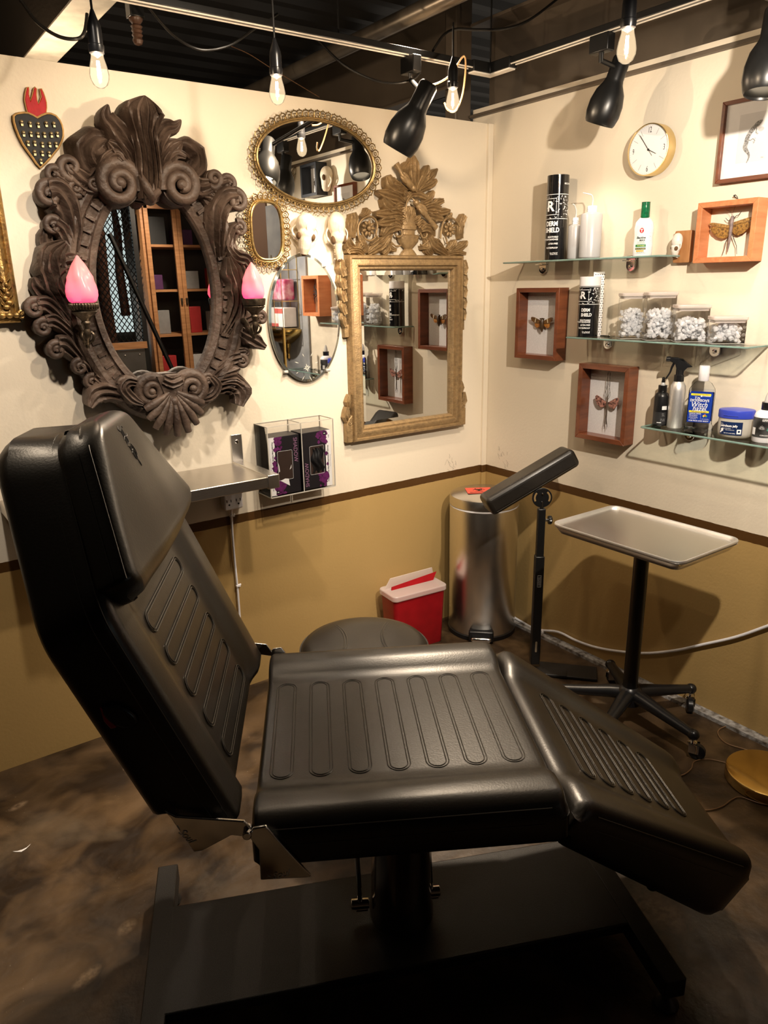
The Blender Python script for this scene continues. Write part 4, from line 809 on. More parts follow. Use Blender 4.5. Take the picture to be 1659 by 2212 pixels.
m=M(); m.tube([(0,.022,.022),(0,.012,.023),(0,-.004,.023),(0,-.020,.022),(0,-.034,.021)],[.006,.0085,.0095,.0075,.002],12); m.ell((0,.019,.023),(.011,.005,.005)); sym(lambda s_:m.ell((s_*.010,.020,.024),(.003,.003,.003),None,8,6)); m.tube([(0,.0,.02),(0,.0,.006)],.0006,5)
m.build('cicada_body',pm('dark insect shell',(.025,.015,.008),.35,ns=200,c2=(.09,.05,.02)),t)
m=M(); sym(lambda s_:wing(m,[(s_*x,y) for x,y in((.006,.012),(.022,.018),(.044,.026),(.058,.027),(.062,.022),(.058,.012),(.044,.004),(.026,.0),(.008,.002))],.021,.026)); m.build('forewings',pm('brown cicada forewing',(.16,.075,.018),.4,c2=(.06,.03,.012),ns=60),t)
m=M(); sym(lambda s_:wing(m,[(s_*x,y) for x,y in((.008,.004),(.028,.004),(.044,.000),(.040,-.012),(.030,-.018),(.018,-.014),(.008,-.006))],.019,.022)); m.build('hindwings',pm('orange cicada hindwing',(.46,.19,.03),.4,c2=(.22,.07,.015),ns=70),t)
m=M(); sym(lambda s_:m.flat([(s_*x,y) for x,y in((.030,.021),(.034,.022),(.038,.005),(.034,.004))],.0275)); m.build('wing_bands',pm('cream wing band',(.72,.62,.42),.5,ns=20),t)
t=shadowbox('cherry wood shadow box with a speckled-winged stick insect, below the second shelf',.596,.982,.240,.300,.06,.019,cherry,cherry_h,linen)
m=M(); m.tube([(0,.018,.022),(0,.0,.022),(0,-.03,.021),(0,-.07,.020),(0,-.086,.02)],[.0028,.0034,.0030,.0022,.0016],10); m.ell((0,.022,.023),(.003,.005,.003)); m.tube([(0,.0,.02),(0,.0,.006)],.0006,5); m.build('stick_insect_body',pm('brown stick body',(.10,.07,.05),.6,ns=90),t)
m=M()
for s_ in(-1,1):
    for q in([(0,.020),(s_*.010,.045),(s_*.004,.075),(s_*.006,.120)],[(0,.022),(s_*.004,.05),(s_*.008,.08),(s_*.002,.125)],[(0,.01),(s_*.012,.03),(s_*.008,.055),(s_*.003,.075)],[(0,-.02),(s_*.003,-.06),(s_*.009,-.095)],[(s_*.002,-.05),(s_*.005,-.085),(s_*.006,-.105)]): m.tube([(*p,.022) for p in cr(q,10)],.0007,5)
m.build('legs_and_feelers',pm('dark insect leg',(.05,.035,.025),.6,ns=30),t)
m=M(); sym(lambda s_:wing(m,[(s_*x,y) for x,y in((.003,.003),(.016,.010),(.036,.022),(.050,.027),(.057,.022),(.055,.006),(.046,-.010),(.032,-.020),(.018,-.018),(.004,-.006))],.021,.025)); m.build('speckled_wings',pm('pink speckled wing',(.46,.22,.17),.5,c2=(.045,.016,.014),ns=120,detail=1),t)
t=shadowbox('orange cedar shadow box with a large spread-winged grasshopper, right edge',1.054,1.647,.205,.188,.062,.017,orange_wood,orange_wood,pm('cream backing',(.80,.74,.62),.8,ns=40,amt=.1))
m=M(); m.tube([(.0,.048,.022),(.0,.038,.024),(0,.018,.024),(-.002,-.02,.022),(-.006,-.062,.02)],[.0045,.0062,.0060,.0046,.0014],12); m.build('grasshopper_body',pm('grey-lilac insect body',(.27,.21,.20),.5,ns=90,c2=(.14,.11,.11)),t)
m=M(); sym(lambda s_:wing(m,[(s_*x,y+.004*s_) for x,y in((.003,.024),(.03,.030),(.06,.036),(.074,.036),(.078,.032),(.070,.027),(.04,.020),(.004,.016))],.023,.028)); m.build('grasshopper_forewings',pm('tan net wing',(.42,.24,.07),.5,c2=(.13,.06,.015),ns=190,detail=2),t)
m=M(); sym(lambda s_:wing(m,[(s_*x,y+.004*s_) for x,y in((.004,.014),(.04,.020),(.068,.024),(.073,.018),(.062,.004),(.044,-.010),(.026,-.016),(.012,-.012),(.004,-.004))],.021,.026)); m.build('grasshopper_hindwings',pm('ochre net wing',(.40,.21,.045),.5,c2=(.10,.045,.01),ns=160,detail=2),t)
m=M()
for q in([(-.003,.04),(-.012,.034),(-.016,.036),(-.024,.044)],[(.004,.04),(.012,.048),(.020,.050),(.028,.060)],[(-.004,-.01),(-.014,-.03),(-.016,-.05),(-.022,-.072)],[(.004,-.006),(.014,-.026),(.024,-.044),(.028,-.070)]): m.tube([(*p,.022) for p in q],[.0014,.0012,.001,.0008],6)
m.build('legs',pm('dark insect leg',(.05,.035,.025),.6),t)
m=M()
for q in([(0,.05,.026),(-.008,.062,.026),(-.022,.068,.026)],[(.001,.05,.026),(.004,.066,.026),(.010,.085,.026)]): m.tube(q,.0004,5)
m.build('feelers',ink,t)
t2=TB('wall_hook','small twisted black hook above the orange grasshopper box','hook',1.054+.098,1.647+.188+.008); M().tube(cr([(0,0,.0),(-.004,.006,.010),(.0,.010,.014),(.006,.004,.012),(.010,-.006,.010)],16),.0012,6).build('hook_wire',ink,t2); M().ell((-.004,.008,.012),(.003,.003,.003)).build('hook_tip',ink,t2)
# ---- little skull on a plaque
u0,u1,v0,v1=.943,1.020,1.651,1.756; t=TB('skull_plaque','small white skull mounted on honey wood block beside the top shelf','wall plaque',(u0+u1)/2,(v0+v1)/2)
M().prism(rrect(u1-u0-.014,v1-v0,.004,3),.001,.020).build('wood_block',pm('honey wood',(.42,.20,.075),.45,c2=(.33,.14,.05),ns=9,stretch=(8,.6,8)),t,bevel=.0015)
m=M(); L_=.082; w=.040; m.T=Matrix.Translation((-.012,.002,.036))@Matrix.Rotation(-.12,4,'Z')@Matrix.Rotation(-.45,4,'Y')
m.ell((0,.018,0),(.019,.026,.018)); m.tube([(0,.0,.0),(0,-.018,.0),(0,-.032,-.003)],[.017,.013,.009],14)
for s_ in(1,-1): m.tube(cr([(s_*.010,-.016,-.002),(s_*.020,-.004,-.004),(s_*.022,.008,-.004),(s_*.015,.018,-.006)],10),.0028,7); m.ell((s_*.005,-.036,-.008),(.0016,.002,.006),None,6,5); m.tube([(s_*.010,.0,.010),(s_*.016,.0,.006)],[.003,.001],6)
remesh(m.build('small_skull',pm('pale bone',(.82,.78,.72),.5,c2=(.68,.62,.55),ns=50),t),.0014,3)
d=M(); d.T=m.T
for s_ in(1,-1): d.ell((s_*.0125,-.006,.006),(.0055,.008,.0065))
d.ell((0,-.036,.002),(.004,.003,.004)); d.build('eye_sockets',MT['dark bone hollow'],t)
# ---- glass shelves
def shelf(label,y0,y1,z,clips,D=.13):
    t=T('glass_shelf',label,'glass shelf',(0,-y0,z),0,'clear glass wall shelves'); L=y1-y0
    poly=[(-.006,0),(-D+.012,0),(-D+.003,-.003),(-D,-.012),(-D,-L+.012),(-D+.003,-L+.003),(-D+.012,-L),(-.006,-L)]
    M().prism(poly,-.007,0).build('glass_plate',glass_shelf,t)
    e=M(); e.tube([(p[0]-(.0005 if p[0]<-.1 else 0),p[1],-.0035) for p in poly[0:]],.0034,6); e.build('green_edge',glass_edge,t)
    for px in clips:
        c=M(); y=-(px-y0)
        c.prism([(-.020,.0),(.020,.0),(.020,-.028)]+[(.020*cos(a),-.028+.020*sin(a)) for a in[-PI*k/12 for k in range(1,12)]]+[(-.020,-.028)],0,.012)
        c.box((0,.004,.016),(.046,.006,.032)); c.box((0,-.010,.018),(.040,.005,.036)); c.lathe([(0,.018),(.007,.017),(.008,.012)],14,(0,-.03,0))
        o=c.build('shelf_clip',chrome,t,bevel=.0015); o.location=(0,y,-.002); o.rotation_euler=(PI/2,0,-PI/2)
    return t
ZS=(1.677,1.389,1.086)
def by(px,py,d): return B(px,py,d)[0]
shelf('topmost glass shelf, holding the tall black tube and wash bottles',.221,.974,ZS[0],[by(1172,575,.012),by(1362,570,.012)])
shelf('middle glass shelf, holding the four clear canisters',.581,1.318,ZS[1],[by(1312,746,.012),by(1543,760,.012)])
shelf('lowest glass shelf, holding the witch hazel and spray bottles',.953,1.75,ZS[2],[by(1488,948,.012),1.62])
# ---- things on the shelves
CAMA=lambda x,y: math.atan2(CAM.x-x,-(CAM.y-y))       # turn that faces local -y to the camera
def put(name,label,cat,px,py,d,sh,grp=None,turn=0):
    u=B(px,py,d)[0]; x,y=-d,-u; rz=CAMA(x,y); t=T(name,label,cat,(x,y,ZS[sh]+.0005),rz+turn,grp); t['_']=0; del t['_']
    k=depth((x,y,ZS[sh]))/FPX; return t,k,(x,y)
def hpx(d,px,py,sh): return B(px,py,d)[1]-ZS[sh]
def cyl(r,a0,zz=0,e=.0006): return lambda x,y:((r+e)*sin(x/r+a0),-(r+e)*cos(x/r+a0),y+zz)
def bandpatch(m,r,a0,a1,z0,z1,e=.0004,n=16): return m.grid(lambda a,b:((r+e)*sin(a0+(a1-a0)*a),-(r+e)*cos(a0+(a1-a0)*a),z0+(z1-z0)*b),n,1)
leafprint=white_print
def derm(t,r,Hh,full):
    tube_m=pm('glossy black tube',(.008,.008,.009),.12,ns=20,coat=.6)
    k=Hh/.275
    M().lathe([(0,0),(r,0),(r,Hh),(r-.001,Hh+.0005),(0,Hh+.0005)],48).build('tube_body',tube_m,t)
    zb0,zb1=(.49*Hh,.775*Hh) if full else (.645*Hh,.985*Hh)
    m=M(); random.seed(5)
    for z in(zb0,zb1): bandpatch(m,r,-PI,PI,z-.0008,z+.0008,.0005,40)
    W=2*PI*r; a_=-.05
    for k2 in range(150):
        x=random.uniform(-.02*W,.46*W) if k2<110 else random.uniform(-.4*W,0); y=random.uniform(zb0+.004,zb1-.004)
        if x<a_*r and zb0+(zb1-zb0)*.17<y<zb0+(zb1-zb0)*.83: continue
        an=random.uniform(0,PI*2); l=random.uniform(.005,.012); w=l*.16; c,s=cos(an),sin(an); f=cyl(r,0)
        q=[(-l*.5,0),(-l*.1,w),(l*.5,w*.3),(l*.1,-w*.6)]
        pts=[(x+a*c-b*s,max(zb0+.001,min(zb1-.001,y+a*s+b*c))) for a,b in q]; m.add([f(*p) for p in pts],[(0,1,2,3)])
    zc=(zb0+zb1)/2; bh=(zb1-zb0)*.33
    for a0,a1,z0,z1 in((-1.5,a_,zc+bh-.0008,zc+bh+.0008),(-1.5,a_,zc-bh-.0008,zc-bh+.0008),(a_-.03,a_,zc-bh,zc+bh)): bandpatch(m,r,a0,a1,z0,z1,.0006,10)
    m.text('R',a_*r-.31*r*1.9,zc,0,bh*1.75,0,1,.03,wrap=cyl(r,0,0,.0008)); bandpatch(m,r,-1.06,-.82,zc-.006,zc-.0035,.0009,4); bandpatch(m,r,-.97,-.90,zc-.010,zc+.001,.0009,3)
    m.build('leaf_print_band',leafprint,t)
    m=M(); ls=.062*Hh*(1 if full else 1.15); zt=(.43,.355) if full else (.53,.435)
    m.text('DERM',.12*r,zt[0]*Hh,0,ls*1.25,0,.78,.035,cyl(r,0),al=1); m.text('SHIELD',.30*r,zt[1]*Hh,0,ls*1.25,0,.78,.035,cyl(r,0),al=1)
    for s_,z in(('BREATHABLE',.275),('WATERPROOF BANDAGE',.245),('LATEX-FREE',.195),('WATERPROOF',.145),('6 in x 8 yd roll',.085),('15 cm x 7.3 m',.068)): m.text(s_,.22*r,z*Hh*(1 if full else 1.2),0,.0085*(1 if z>.1 else .7),0,.85,.02,cyl(r,0),al=1)
    if full: m.text('RECOVERY',.62*r,.895*Hh,0,.0085,0,.9,.02,cyl(r,0),al=-1)
    m.build('white_lettering',white_print,t)
d=.066; t,k,xy=put('bandage_roll_tube','tall glossy black bandage tube with white print on the top shelf','tube',1198,562,d,0); r=22.7*k; derm(t,r,hpx(d,1206,380,0),True)
d=.070; t,k,xy=put('bandage_roll_tube','shorter black tube with plain white top on the middle shelf','tube',1268,728,d,1); r=22*k; Hh=hpx(d,1275,618,1); derm(t,r,Hh,False)
h2=hpx(d,1276,598,1); M().lathe([(r-.0005,Hh),(r-.0005,h2),(r-.002,h2+.0005),(0,h2+.0005)],40).build('white_top_band',white_plastic,t)
t2=T('patterned_strip','strip of white paper with black triangles behind the shorter tube','paper strip',(xy[0]+.028,xy[1]-.012,ZS[1]+.0005),CAMA(*xy)); hs=hpx(d-.03,1276,588,1); M().box((.004,0,hs/2),(.040,.0015,hs)).build('strip_paper',paper,t2)
m=M()
for i in range(26):
    for j in range(5): x=-.012+j*.008+(.004 if i%2 else 0); z=.006+i*hs/27; m.add([(x-.0028,-.0009,z),(x+.0028,-.0009,z),(x,-.0009,z+.0045)],[(0,1,2)])
m.build('triangle_print',ink,t2)
# wash bottles
def wash(label,px,py,d,wpx,ptop,pcap,tip,lvl,rot):
    t,k,xy=put('wash_bottle',label,'squeeze bottle',px,py,d,0,'translucent wash bottles on the top shelf'); r=wpx/2*k; hb=hpx(d,px,ptop,0); hc=hpx(d,px,pcap,0)
    M().lathe([(0,.001),(r*.9,.001),(r,.005),(r,hb-.006),(r*.93,hb-.001),(r*.5,hb+.004),(r*.42,hb+.006),(r*.42,hb+.010)],36).build('bottle_body',milk_w,t)
    M().lathe([(0,.003),(r*.95,.003),(r*.96,lvl*hb),(0,lvl*hb)],30).build('liquid',pm('pale grey rinse water',(.62,.66,.66),.1,trans=.0,alpha=1,ns=10,amt=.05),t)
    m=M(); n=30
    m.lathe([(r*.42,hb+.004),(r*.46,hb+.005),(r*.46,hc-.003),(r*.40,hc),(0,hc)],36,fl=lambda a,z:1+.02*cos(24*a)); 
    for z in(.3,.6): zz=hb+.005+(hc-hb-.008)*z; m.tube([(r*.465*cos(2*PI*i/24),r*.465*sin(2*PI*i/24),zz) for i in range(24)],.0012,6,closed=True)
    m.build('screw_cap',white_plastic,t)
    q=cr([(0,0,hc-.002),(.001,0,hc+tip*.5),(-.004,0,hc+tip*.88),(-.020*rot-.002,0,hc+tip*1.0),(-.045*rot-.004,0,hc+tip*1.12)],24); M().tube(q,[.0034-.0022*i/24 for i in range(25)],8).build('bent_spout',pm('clear spout plastic',(.80,.80,.80),.2,trans=.4,ns=20),t)
wash('smaller translucent wash bottle beside the tall black tube',1239,557,.062,28,488,471,.044,.36,.22)
wash('larger translucent wash bottle, half filled, on the top shelf',1273,553,.066,45,462,446,.042,.44,.72)
# green-capped spray bottle
d=.06; t,k,xy=put('antiseptic_bottle','white shaped bottle with green sealed cap at the top shelf end','bottle',1387,549,d,0); r=20.5*k; hb=hpx(d,1393,470,0); hc=hpx(d,1395,437,0)
M().lathe([(0,0),(r*.9,0),(r*.95,.004),(r*.97,hb*.3),(r*.90,hb*.5),(r*.97,hb*.72),(r*.86,hb*.88),(r*.5,hb*.99),(r*.42,hb)],40,sy=.62).build('bottle_body',white_plastic,t)
M().lathe([(r*.42,hb-.002),(r*.44,hb),(r*.42,hc-.001),(r*.46,hc),(0,hc)],30,fl=lambda a,z:1+.03*sin(9*a+z*300)).build('green_shrink_cap',pm('green shrink film',(.006,.16,.06),.25,c2=(.003,.09,.035),ns=90,bump=.3),t)
m=M()
for q in(.36,.56,.76): m.tube([(r*.74+.006*cos(a),-r*.43,hb*q+.006*sin(a)) for a in[PI/2+PI*i/10 for i in range(11)]],.001,6)
m.build('grip_ridges',white_plastic,t)
rr=r*.93; LB=lambda x,y:(x,-r*.60*math.sqrt(max(.05,1-(x/(r*.97))**2))-.0012,y)
def lab(pts,name,mat,m=None):
    m=m or M(); m.add([LB(*p) for p in pts],[tuple(range(len(pts)))]); return m
def labgrid(x0,x1,z0,z1,off=0): return M().grid(lambda a,b:(lambda p:(p[0],p[1]-off,p[2]))(LB(x0+(x1-x0)*a,z0+(z1-z0)*b)),12,2)
lx0,lx1=-r*.72,r*.30
labgrid(lx0,lx1,hb*.08,hb*.80).build('label',pm('pale label',(.72,.80,.76),.4,ns=20,amt=.1),t)
labgrid(lx0,lx1,hb*.235,hb*.30,.0003).build('green_label_bar',pm('green label ink',(.02,.20,.06),.4,ns=20),t); labgrid(lx0,lx1,hb*.165,hb*.215,.0003).build('dark_label_bar',ink,t); labgrid(lx0+.003,lx1-.006,hb*.115,hb*.15,.0003).build('orange_label_bar',pm('orange label ink',(.75,.38,.02),.4,ns=20),t)
cxl=(lx0+lx1)/2; c0=hb*.66; m=M(); m.add([(lambda p:(p[0],p[1]-.0004,p[2]))(LB(cxl+.0072*cos(a),c0+.0085*sin(a))) for a in[2*PI*i/20 for i in range(20)]],[tuple(range(20))]); m.build('red_emblem',pm('red label ink',(.62,.02,.03),.4,ns=20),t)
WL=lambda off:(lambda x,y:(lambda p:(p[0],p[1]-off,p[2]))(LB(x,y)))
M().text('T',cxl,c0-.001,0,.013,0,1,.05,wrap=WL(.0007)).build('emblem_letter',white_print,t)
m=M(); m.text('Bactine',cxl,hb*.475,0,.0105,0,.95,.035,wrap=WL(.0005),slant=.15); m.text('MAX',cxl+.004,hb*.405,0,.0088,0,1,.035,wrap=WL(.0005),slant=.15); m.text('Pain Relieving',cxl,hb*.36,0,.0042,wrap=WL(.0005)); m.text('Cleansing Spray',cxl,hb*.325,0,.0046,wrap=WL(.0005)); m.text('5 FL OZ (150 mL)',cxl,hb*.095,0,.0034,wrap=WL(.0005)); m.build('label_lettering',ink,t)
m=M(); m.text('4% Lidocaine',cxl,hb*.268,0,.0045,0,1,.02,wrap=WL(.0006)); m.text('Infection Protection',cxl,hb*.19,0,.0038,0,1,.02,wrap=WL(.0006)); m.build('label_bar_lettering',pm('yellow label ink',(.85,.75,.2),.4,ns=20),t)
# canisters
def canister(label,pxl,pxr,pyb,pyt,d,seed):
    t,k,xy=put('clear_canister',label,'canister',(pxl+pxr)/2,pyb,d,1,'clear lidded canisters',turn=.25); w=(pxr-pxl)*k*.88; H=hpx(d,(pxl+pxr)/2,pyt,1); hl=.012
    M().prism(rrect(w,w*.8,.008,4),.001,H-hl).build('canister_walls',clear,t); M().prism(rrect(w-.002,w*.8-.002,.007,4),.0012,.004).build('canister_base',pane,t)
    e=M(); e.tube([(*p,H-hl) for p in rrect(w,w*.8,.008,3)],.0013,6,closed=True); e.tube([(*p,.002) for p in rrect(w,w*.8,.008,3)],.0013,6,closed=True); e.build('rim_edges',pm('clear plastic rim',(.72,.70,.64),.15,ns=20,trans=.4),t)
    M().prism(rrect(w*1.06,w*.86,.009,4),H-hl+.001,H).build('lid',frost_lid,t,bevel=.002); M().prism(rrect(w*.93,w*.74,.007,4),H-hl-.008,H-hl+.001).build('lid_plug',frost_lid,t)
    random.seed(seed); m=M(); fh=(H-hl)*(.66 if H>.12 else .74); n=int(150*fh/.08*w/.07)
    for i in range(n):
        rr=random.choice((.0055,.0065,.0075)); hh=rr*1.7; a,b=w/2-.010,w*.4-.010; x,y=random.uniform(-a,a),random.uniform(-b,b); z=.010+(fh-.008)*random.random()**1.0+.006*cos(x*60)
        R=Matrix.Rotation(random.uniform(0,PI),3,'Z')@Matrix.Rotation(random.uniform(0,PI),3,'X'); m.lathe([(0,-hh/2),(rr*.8,-hh/2),(rr,hh/2),(0,hh/2-.002)],10,(x,y,z),R=R)
    o=m.build('ink_caps',milky('clear ink cap plastic',(.97,.98,1.0),.55,.25,.04)); o.matrix_world=Matrix.Translation(t.location)@Matrix.Rotation(t.rotation_euler.z,4,'Z')
    tag(o,'translucent little ink caps heaped inside '+label.replace('clear','the clear'),'ink caps','heaps of ink caps in the canisters','stuff')
canister('clear lidded canister, tall, leftmost of the four',1332,1390,733,633,.072,1)
canister('clear lidded canister, tall, second from the left',1386,1452,734,631,.066,2)
canister('clear lidded canister, medium height, third from left',1450,1524,739,658,.062,3)
canister('clear lidded canister, shortest, at the shelf right end',1528,1604,742,683,.060,4)
# lowest shelf
d=.062; t,k,xy=put('squeeze_bottle','small black bottle with pointed nozzle, left end of the lowest shelf','bottle',1424,921,d,2); r=15*k; hb=hpx(d,1428,846,2); hc=hpx(d,1430,832,2); ht_=hpx(d,1433,815,2)
M().lathe([(0,0),(r*.94,0),(r,.003),(r,hb*.86),(r*.85,hb*.95),(r*.5,hb)],32).build('bottle_body',black_plastic,t)
M().lathe([(r*.55,hb-.002),(r*.6,hb),(r*.6,hc),(0,hc)],24).build('cap',black_satin,t); M().lathe([(r*.34,hc),(r*.26,hc+.010),(r*.2,hc+.012)],16).build('clear_nozzle_collar',pm('clear spout plastic',(.8,.8,.8)),t); M().lathe([(r*.26,hc+.010),(r*.2,ht_-.006),(r*.24,ht_-.004),(r*.1,ht_),(0,ht_)],16).build('nozzle_tip',black_satin,t)
m=M(); bandpatch(m,r,-1.2,1.4,.006,hb*.42); m.build('label',pm('charcoal label',(.03,.03,.032),.35,ns=40),t)
m=M(); m.text('SL',.4*r,hb*.34,0,.016,0,.7,0,cyl(r,0)); m.text('INK',.4*r,hb*.18,0,.016,0,.7,0,cyl(r,0)); m.build('label_lettering',pm('grey label ink',(.22,.22,.22),.4,ns=20),t)
m=M(); bandpatch(m,r,.15,.85,hb*.49,hb*.60,.0007); bandpatch(m,r,-.4,.2,.012,.0145,.0008); m.build('white_sticker',white_print,t)
d=.058; t,k,xy=put('spray_bottle','brushed aluminium spray bottle with black trigger on the lowest shelf','spray bottle',1456,926,d,2); r=16*k; hb=hpx(d,1460,822,2); H=hpx(d,1465,772,2)
M().lathe([(0,0),(r*.95,0),(r,.003),(r,hb*.80),(r*.93,hb*.90),(r*.70,hb*.97),(r*.52,hb)],40).build('bottle_body',alu,t)
hc=hb+.020; M().lathe([(r*.55,hb-.003),(r*.62,hb-.002),(r*.62,hc),(r*.45,hc+.002),(r*.42,hc+.018),(0,hc+.018)],26,fl=lambda a,z:1+.02*cos(20*a)).build('collar',black_plastic,t)
S_=(H-hc)/.05
hd=M().prism([(x*S_,y*S_) for x,y in((-.030,.040),(-.028,.050),(-.010,.050),(.006,.046),(.020,.034),(.034,.024),(.020,.022),(.012,.012),(.010,.0),(-.010,.0),(-.010,.020),(-.014,.032))],-.0095,.0095)
o=hd.build('spray_head',black_plastic,t,bevel=.002); o.location=(0,0,hc); o.rotation_euler=(PI/2,0,0)
M().lathe([(0,-.040*S_),(.007*S_,-.039*S_),(.0075*S_,-.028*S_),(.005*S_,-.026*S_)],14,(0,0,hc+.045*S_),R=Matrix.Rotation(PI/2,3,'Y')).build('nozzle',black_plastic,t)
q=cr([(-.016*S_,0,hc+.036*S_),(-.022*S_,0,hc+.022*S_),(-.026*S_,0,hc+.006*S_),(-.036*S_,0,hc-.012*S_)],14); M().tube(q,[.0045-.002*i/14 for i in range(15)],8).build('trigger',black_plastic,t)
# witch hazel
d=.068; t,k,xy=put('astringent_bottle','clear flat bottle with blue label and white cap, lowest shelf','bottle',1507,936,d,2,turn=-.10); w=58*k; H=hpx(d,1522,790,2); hb=H*.74; hc=H*.80; y=.42
def rsec(m,secs,y):
    rings=[[(p[0],p[1],z) for p in rrect(w*s_,w*s_*y,w*s_*y*.35,4)] for s_,z in secs]; n=len(rings[0]); vs=[p for q in rings for p in q]
    return m.add(vs,[(a*n+i,a*n+(i+1)%n,(a+1)*n+(i+1)%n,(a+1)*n+i) for a in range(len(rings)-1) for i in range(n)]+[tuple(range(n-1,-1,-1)),tuple(range((len(rings)-1)*n,len(rings)*n))])
rsec(M(),[(.92,.0),(.98,.004),(1.0,H*.06),(.98,H*.10),(.90,H*.115),(.88,H*.14),(.90,H*.62),(.86,H*.66),(.60,H*.74),(.36,H*.775),(.33,hc)],y).build('bottle_body',thin_glass('clear bottle plastic',(.95,.965,.98),.10),t)
rsec(M(),[(.95,.004),(.97,H*.06),(.86,H*.115),(.86,H*.60),(.80,H*.645)],y*.92).build('clear_liquid',thin_glass('clear liquid',(.93,.95,.98),.06),t)
M().lathe([(w*.17,hc-.006),(w*.185,hc-.004),(w*.185,H-.003),(w*.17,H),(0,H)],30,fl=lambda a,z:1+.012*cos(40*a)).build('white_cap',white_plastic,t)
yl=-w*.90*y/2-.0012; z0,z1=H*.155,H*.60
def rect(x0,x1,a,b,e=0): return M().add([(x0,yl-e,a),(x1,yl-e,a),(x1,yl-e,b),(x0,yl-e,b)],[(0,1,2,3)])
M().box((0,yl,(z0+z1)/2),(w*.80,.001,z1-z0)).build('blue_label',pm('royal blue label',(.010,.035,.30),.35,c2=(.008,.05,.36),ns=8),t); M().box((0,-yl,(z0+z1)/2),(w*.80,.001,z1-z0)).build('back_label',MT['royal blue label'],t)
yel=pm('yellow label print',(.90,.76,.03),.4,ns=20,amt=.1); rect(-w*.34,w*.34,z1*.935,z1*.985,.0008).build('yellow_banner',yel,t); rect(-w*.36,w*.32,z0+(z1-z0)*.335,z0+(z1-z0)*.40,.0008).build('yellow_banner',yel,t)
Wt=lambda e:(lambda x,y_:(x,yl-e,y_)); q=lambda f:z0+(z1-z0)*f
nv=pm('navy print',(.01,.02,.12),.4,ns=20); m=M(); m.text('CLEANSE  SOOTHE  TREAT',0,z1*.960,0,.0042,wrap=Wt(.0011)); m.build('top_banner_lettering',nv,t); m=M(); m.text('100% Natural Astringent',-w*.02,q(.368),0,.0058,0,.85,.01,wrap=Wt(.0011)); m.build('lower_banner_lettering',nv,t)
m=M(); m.text('T.N.',-w*.10,q(.825),0,.0115,0,.9,.02,wrap=Wt(.0009)); m.text("DICKINSON'S",-w*.03,q(.745),0,.0118,0,.85,.02,wrap=Wt(.0009)); m.text('Witch',-w*.02,q(.60),0,.025,0,.85,.006,wrap=Wt(.0009),slant=.22); m.text('hazel.',w*.02,q(.465),0,.025,0,.85,.006,wrap=Wt(.0009),slant=.22)
m.text('CLINICAL GRADE',-w*.14,q(.295),0,.0048,0,1,.02,wrap=Wt(.0009)); m.text('Effective Relief for',-w*.19,q(.24),0,.0040,0,.9,.02,wrap=Wt(.0009))
for i,s_ in enumerate(('dry, irritated skin','blemishes, cleansing','and bug bites')): m.text(s_,-w*.19,q(.195-.038*i),0,.0036,wrap=Wt(.0009))
m.text('FOR FACE AND BODY',0,q(.05),0,.0058,0,1.1,.02,wrap=Wt(.0009)); m.text('100% NATURAL',w*.22,q(.12),0,.0034,wrap=Wt(.0009)); m.text('50 ORIGINAL',w*.20,q(.90),0,.0042,0,1,.03,wrap=Wt(.0009)); m.add([(w*.02+.0030*cos(a),yl-.0009,q(.90)+.0030*sin(a)) for a in[2*PI*i/14 for i in range(14)]],[tuple(range(14))])
rect(w*.05,w*.054,q(.10),q(.25),.0009); m.add([(w*.06,yl-.0009,q(.10)),(w*.064,yl-.0009,q(.10)),(w*.064,yl-.0009,q(.26)),(w*.06,yl-.0009,q(.26))],[(0,1,2,3)]); m.build('white_lettering',white_print,t)
for nm,c,pts in(('orange_petal',(.85,.22,.03),[(0,.0),(-.004,.005),(0,.010),(.004,.005)]),('yellow_petals',(.9,.75,.05),[(-.004,-.002),(-.0075,.003),(-.004,.007),(-.001,.002)]),('green_petal',(.15,.45,.05),[(.004,-.002),(.0075,.003),(.004,.007),(.001,.002)])): M().add([(w*.20+a,yl-.001,q(.20)+b) for a,b in pts],[(0,1,2,3)]).build(nm,pm(nm+' ink',c,.4,ns=20),t)
# petroleum jelly jar
d=.060; t,k,xy=put('jelly_jar','squat translucent jar with blue lid and navy label, lowest shelf','jar',1586,942,d,2); w=72*k; H=hpx(d,1588,881,2); hb=H*.72; r=w/2
M().lathe([(0,.001),(r*.80,.001),(r*.92,.006),(r*.97,.016),(r*.98,hb*.6),(r*.95,hb+.004),(0,hb+.004)],48,sy=.8).build('jar_body',milky('waxy jelly plastic',(.86,.82,.72),.4,.05,.08),t)
M().lathe([(r*.96,hb-.004),(r*1.0,hb-.003),(r*1.01,H*.90),(r*.97,H*.955),(r*.5,H*.995),(0,H)],56,sy=.8,fl=lambda a,z:1).build('blue_lid',pm('blue lid plastic',(.035,.06,.46),.3,ns=20,amt=.2),t)
M().lathe([(r*1.0,H*.80),(r*1.04,H*.79),(r*1.0,H*.755)],20,sy=.8,a0=-PI/2-.75,a1=-PI/2+.1).build('thumb_notch',MT['blue lid plastic'],t)
cj=lambda e,a0=0:(lambda x,y_:((r*.985+e)*sin(x/r+a0),-(r*.985+e)*.8*cos(x/r+a0),y_))
M().grid(lambda a,b:cj(.0006)(-.95*r+1.35*r*a,hb*.18+hb*.62*b),18,2).build('navy_label',pm('navy label',(.008,.022,.085),.35,ns=20),t)
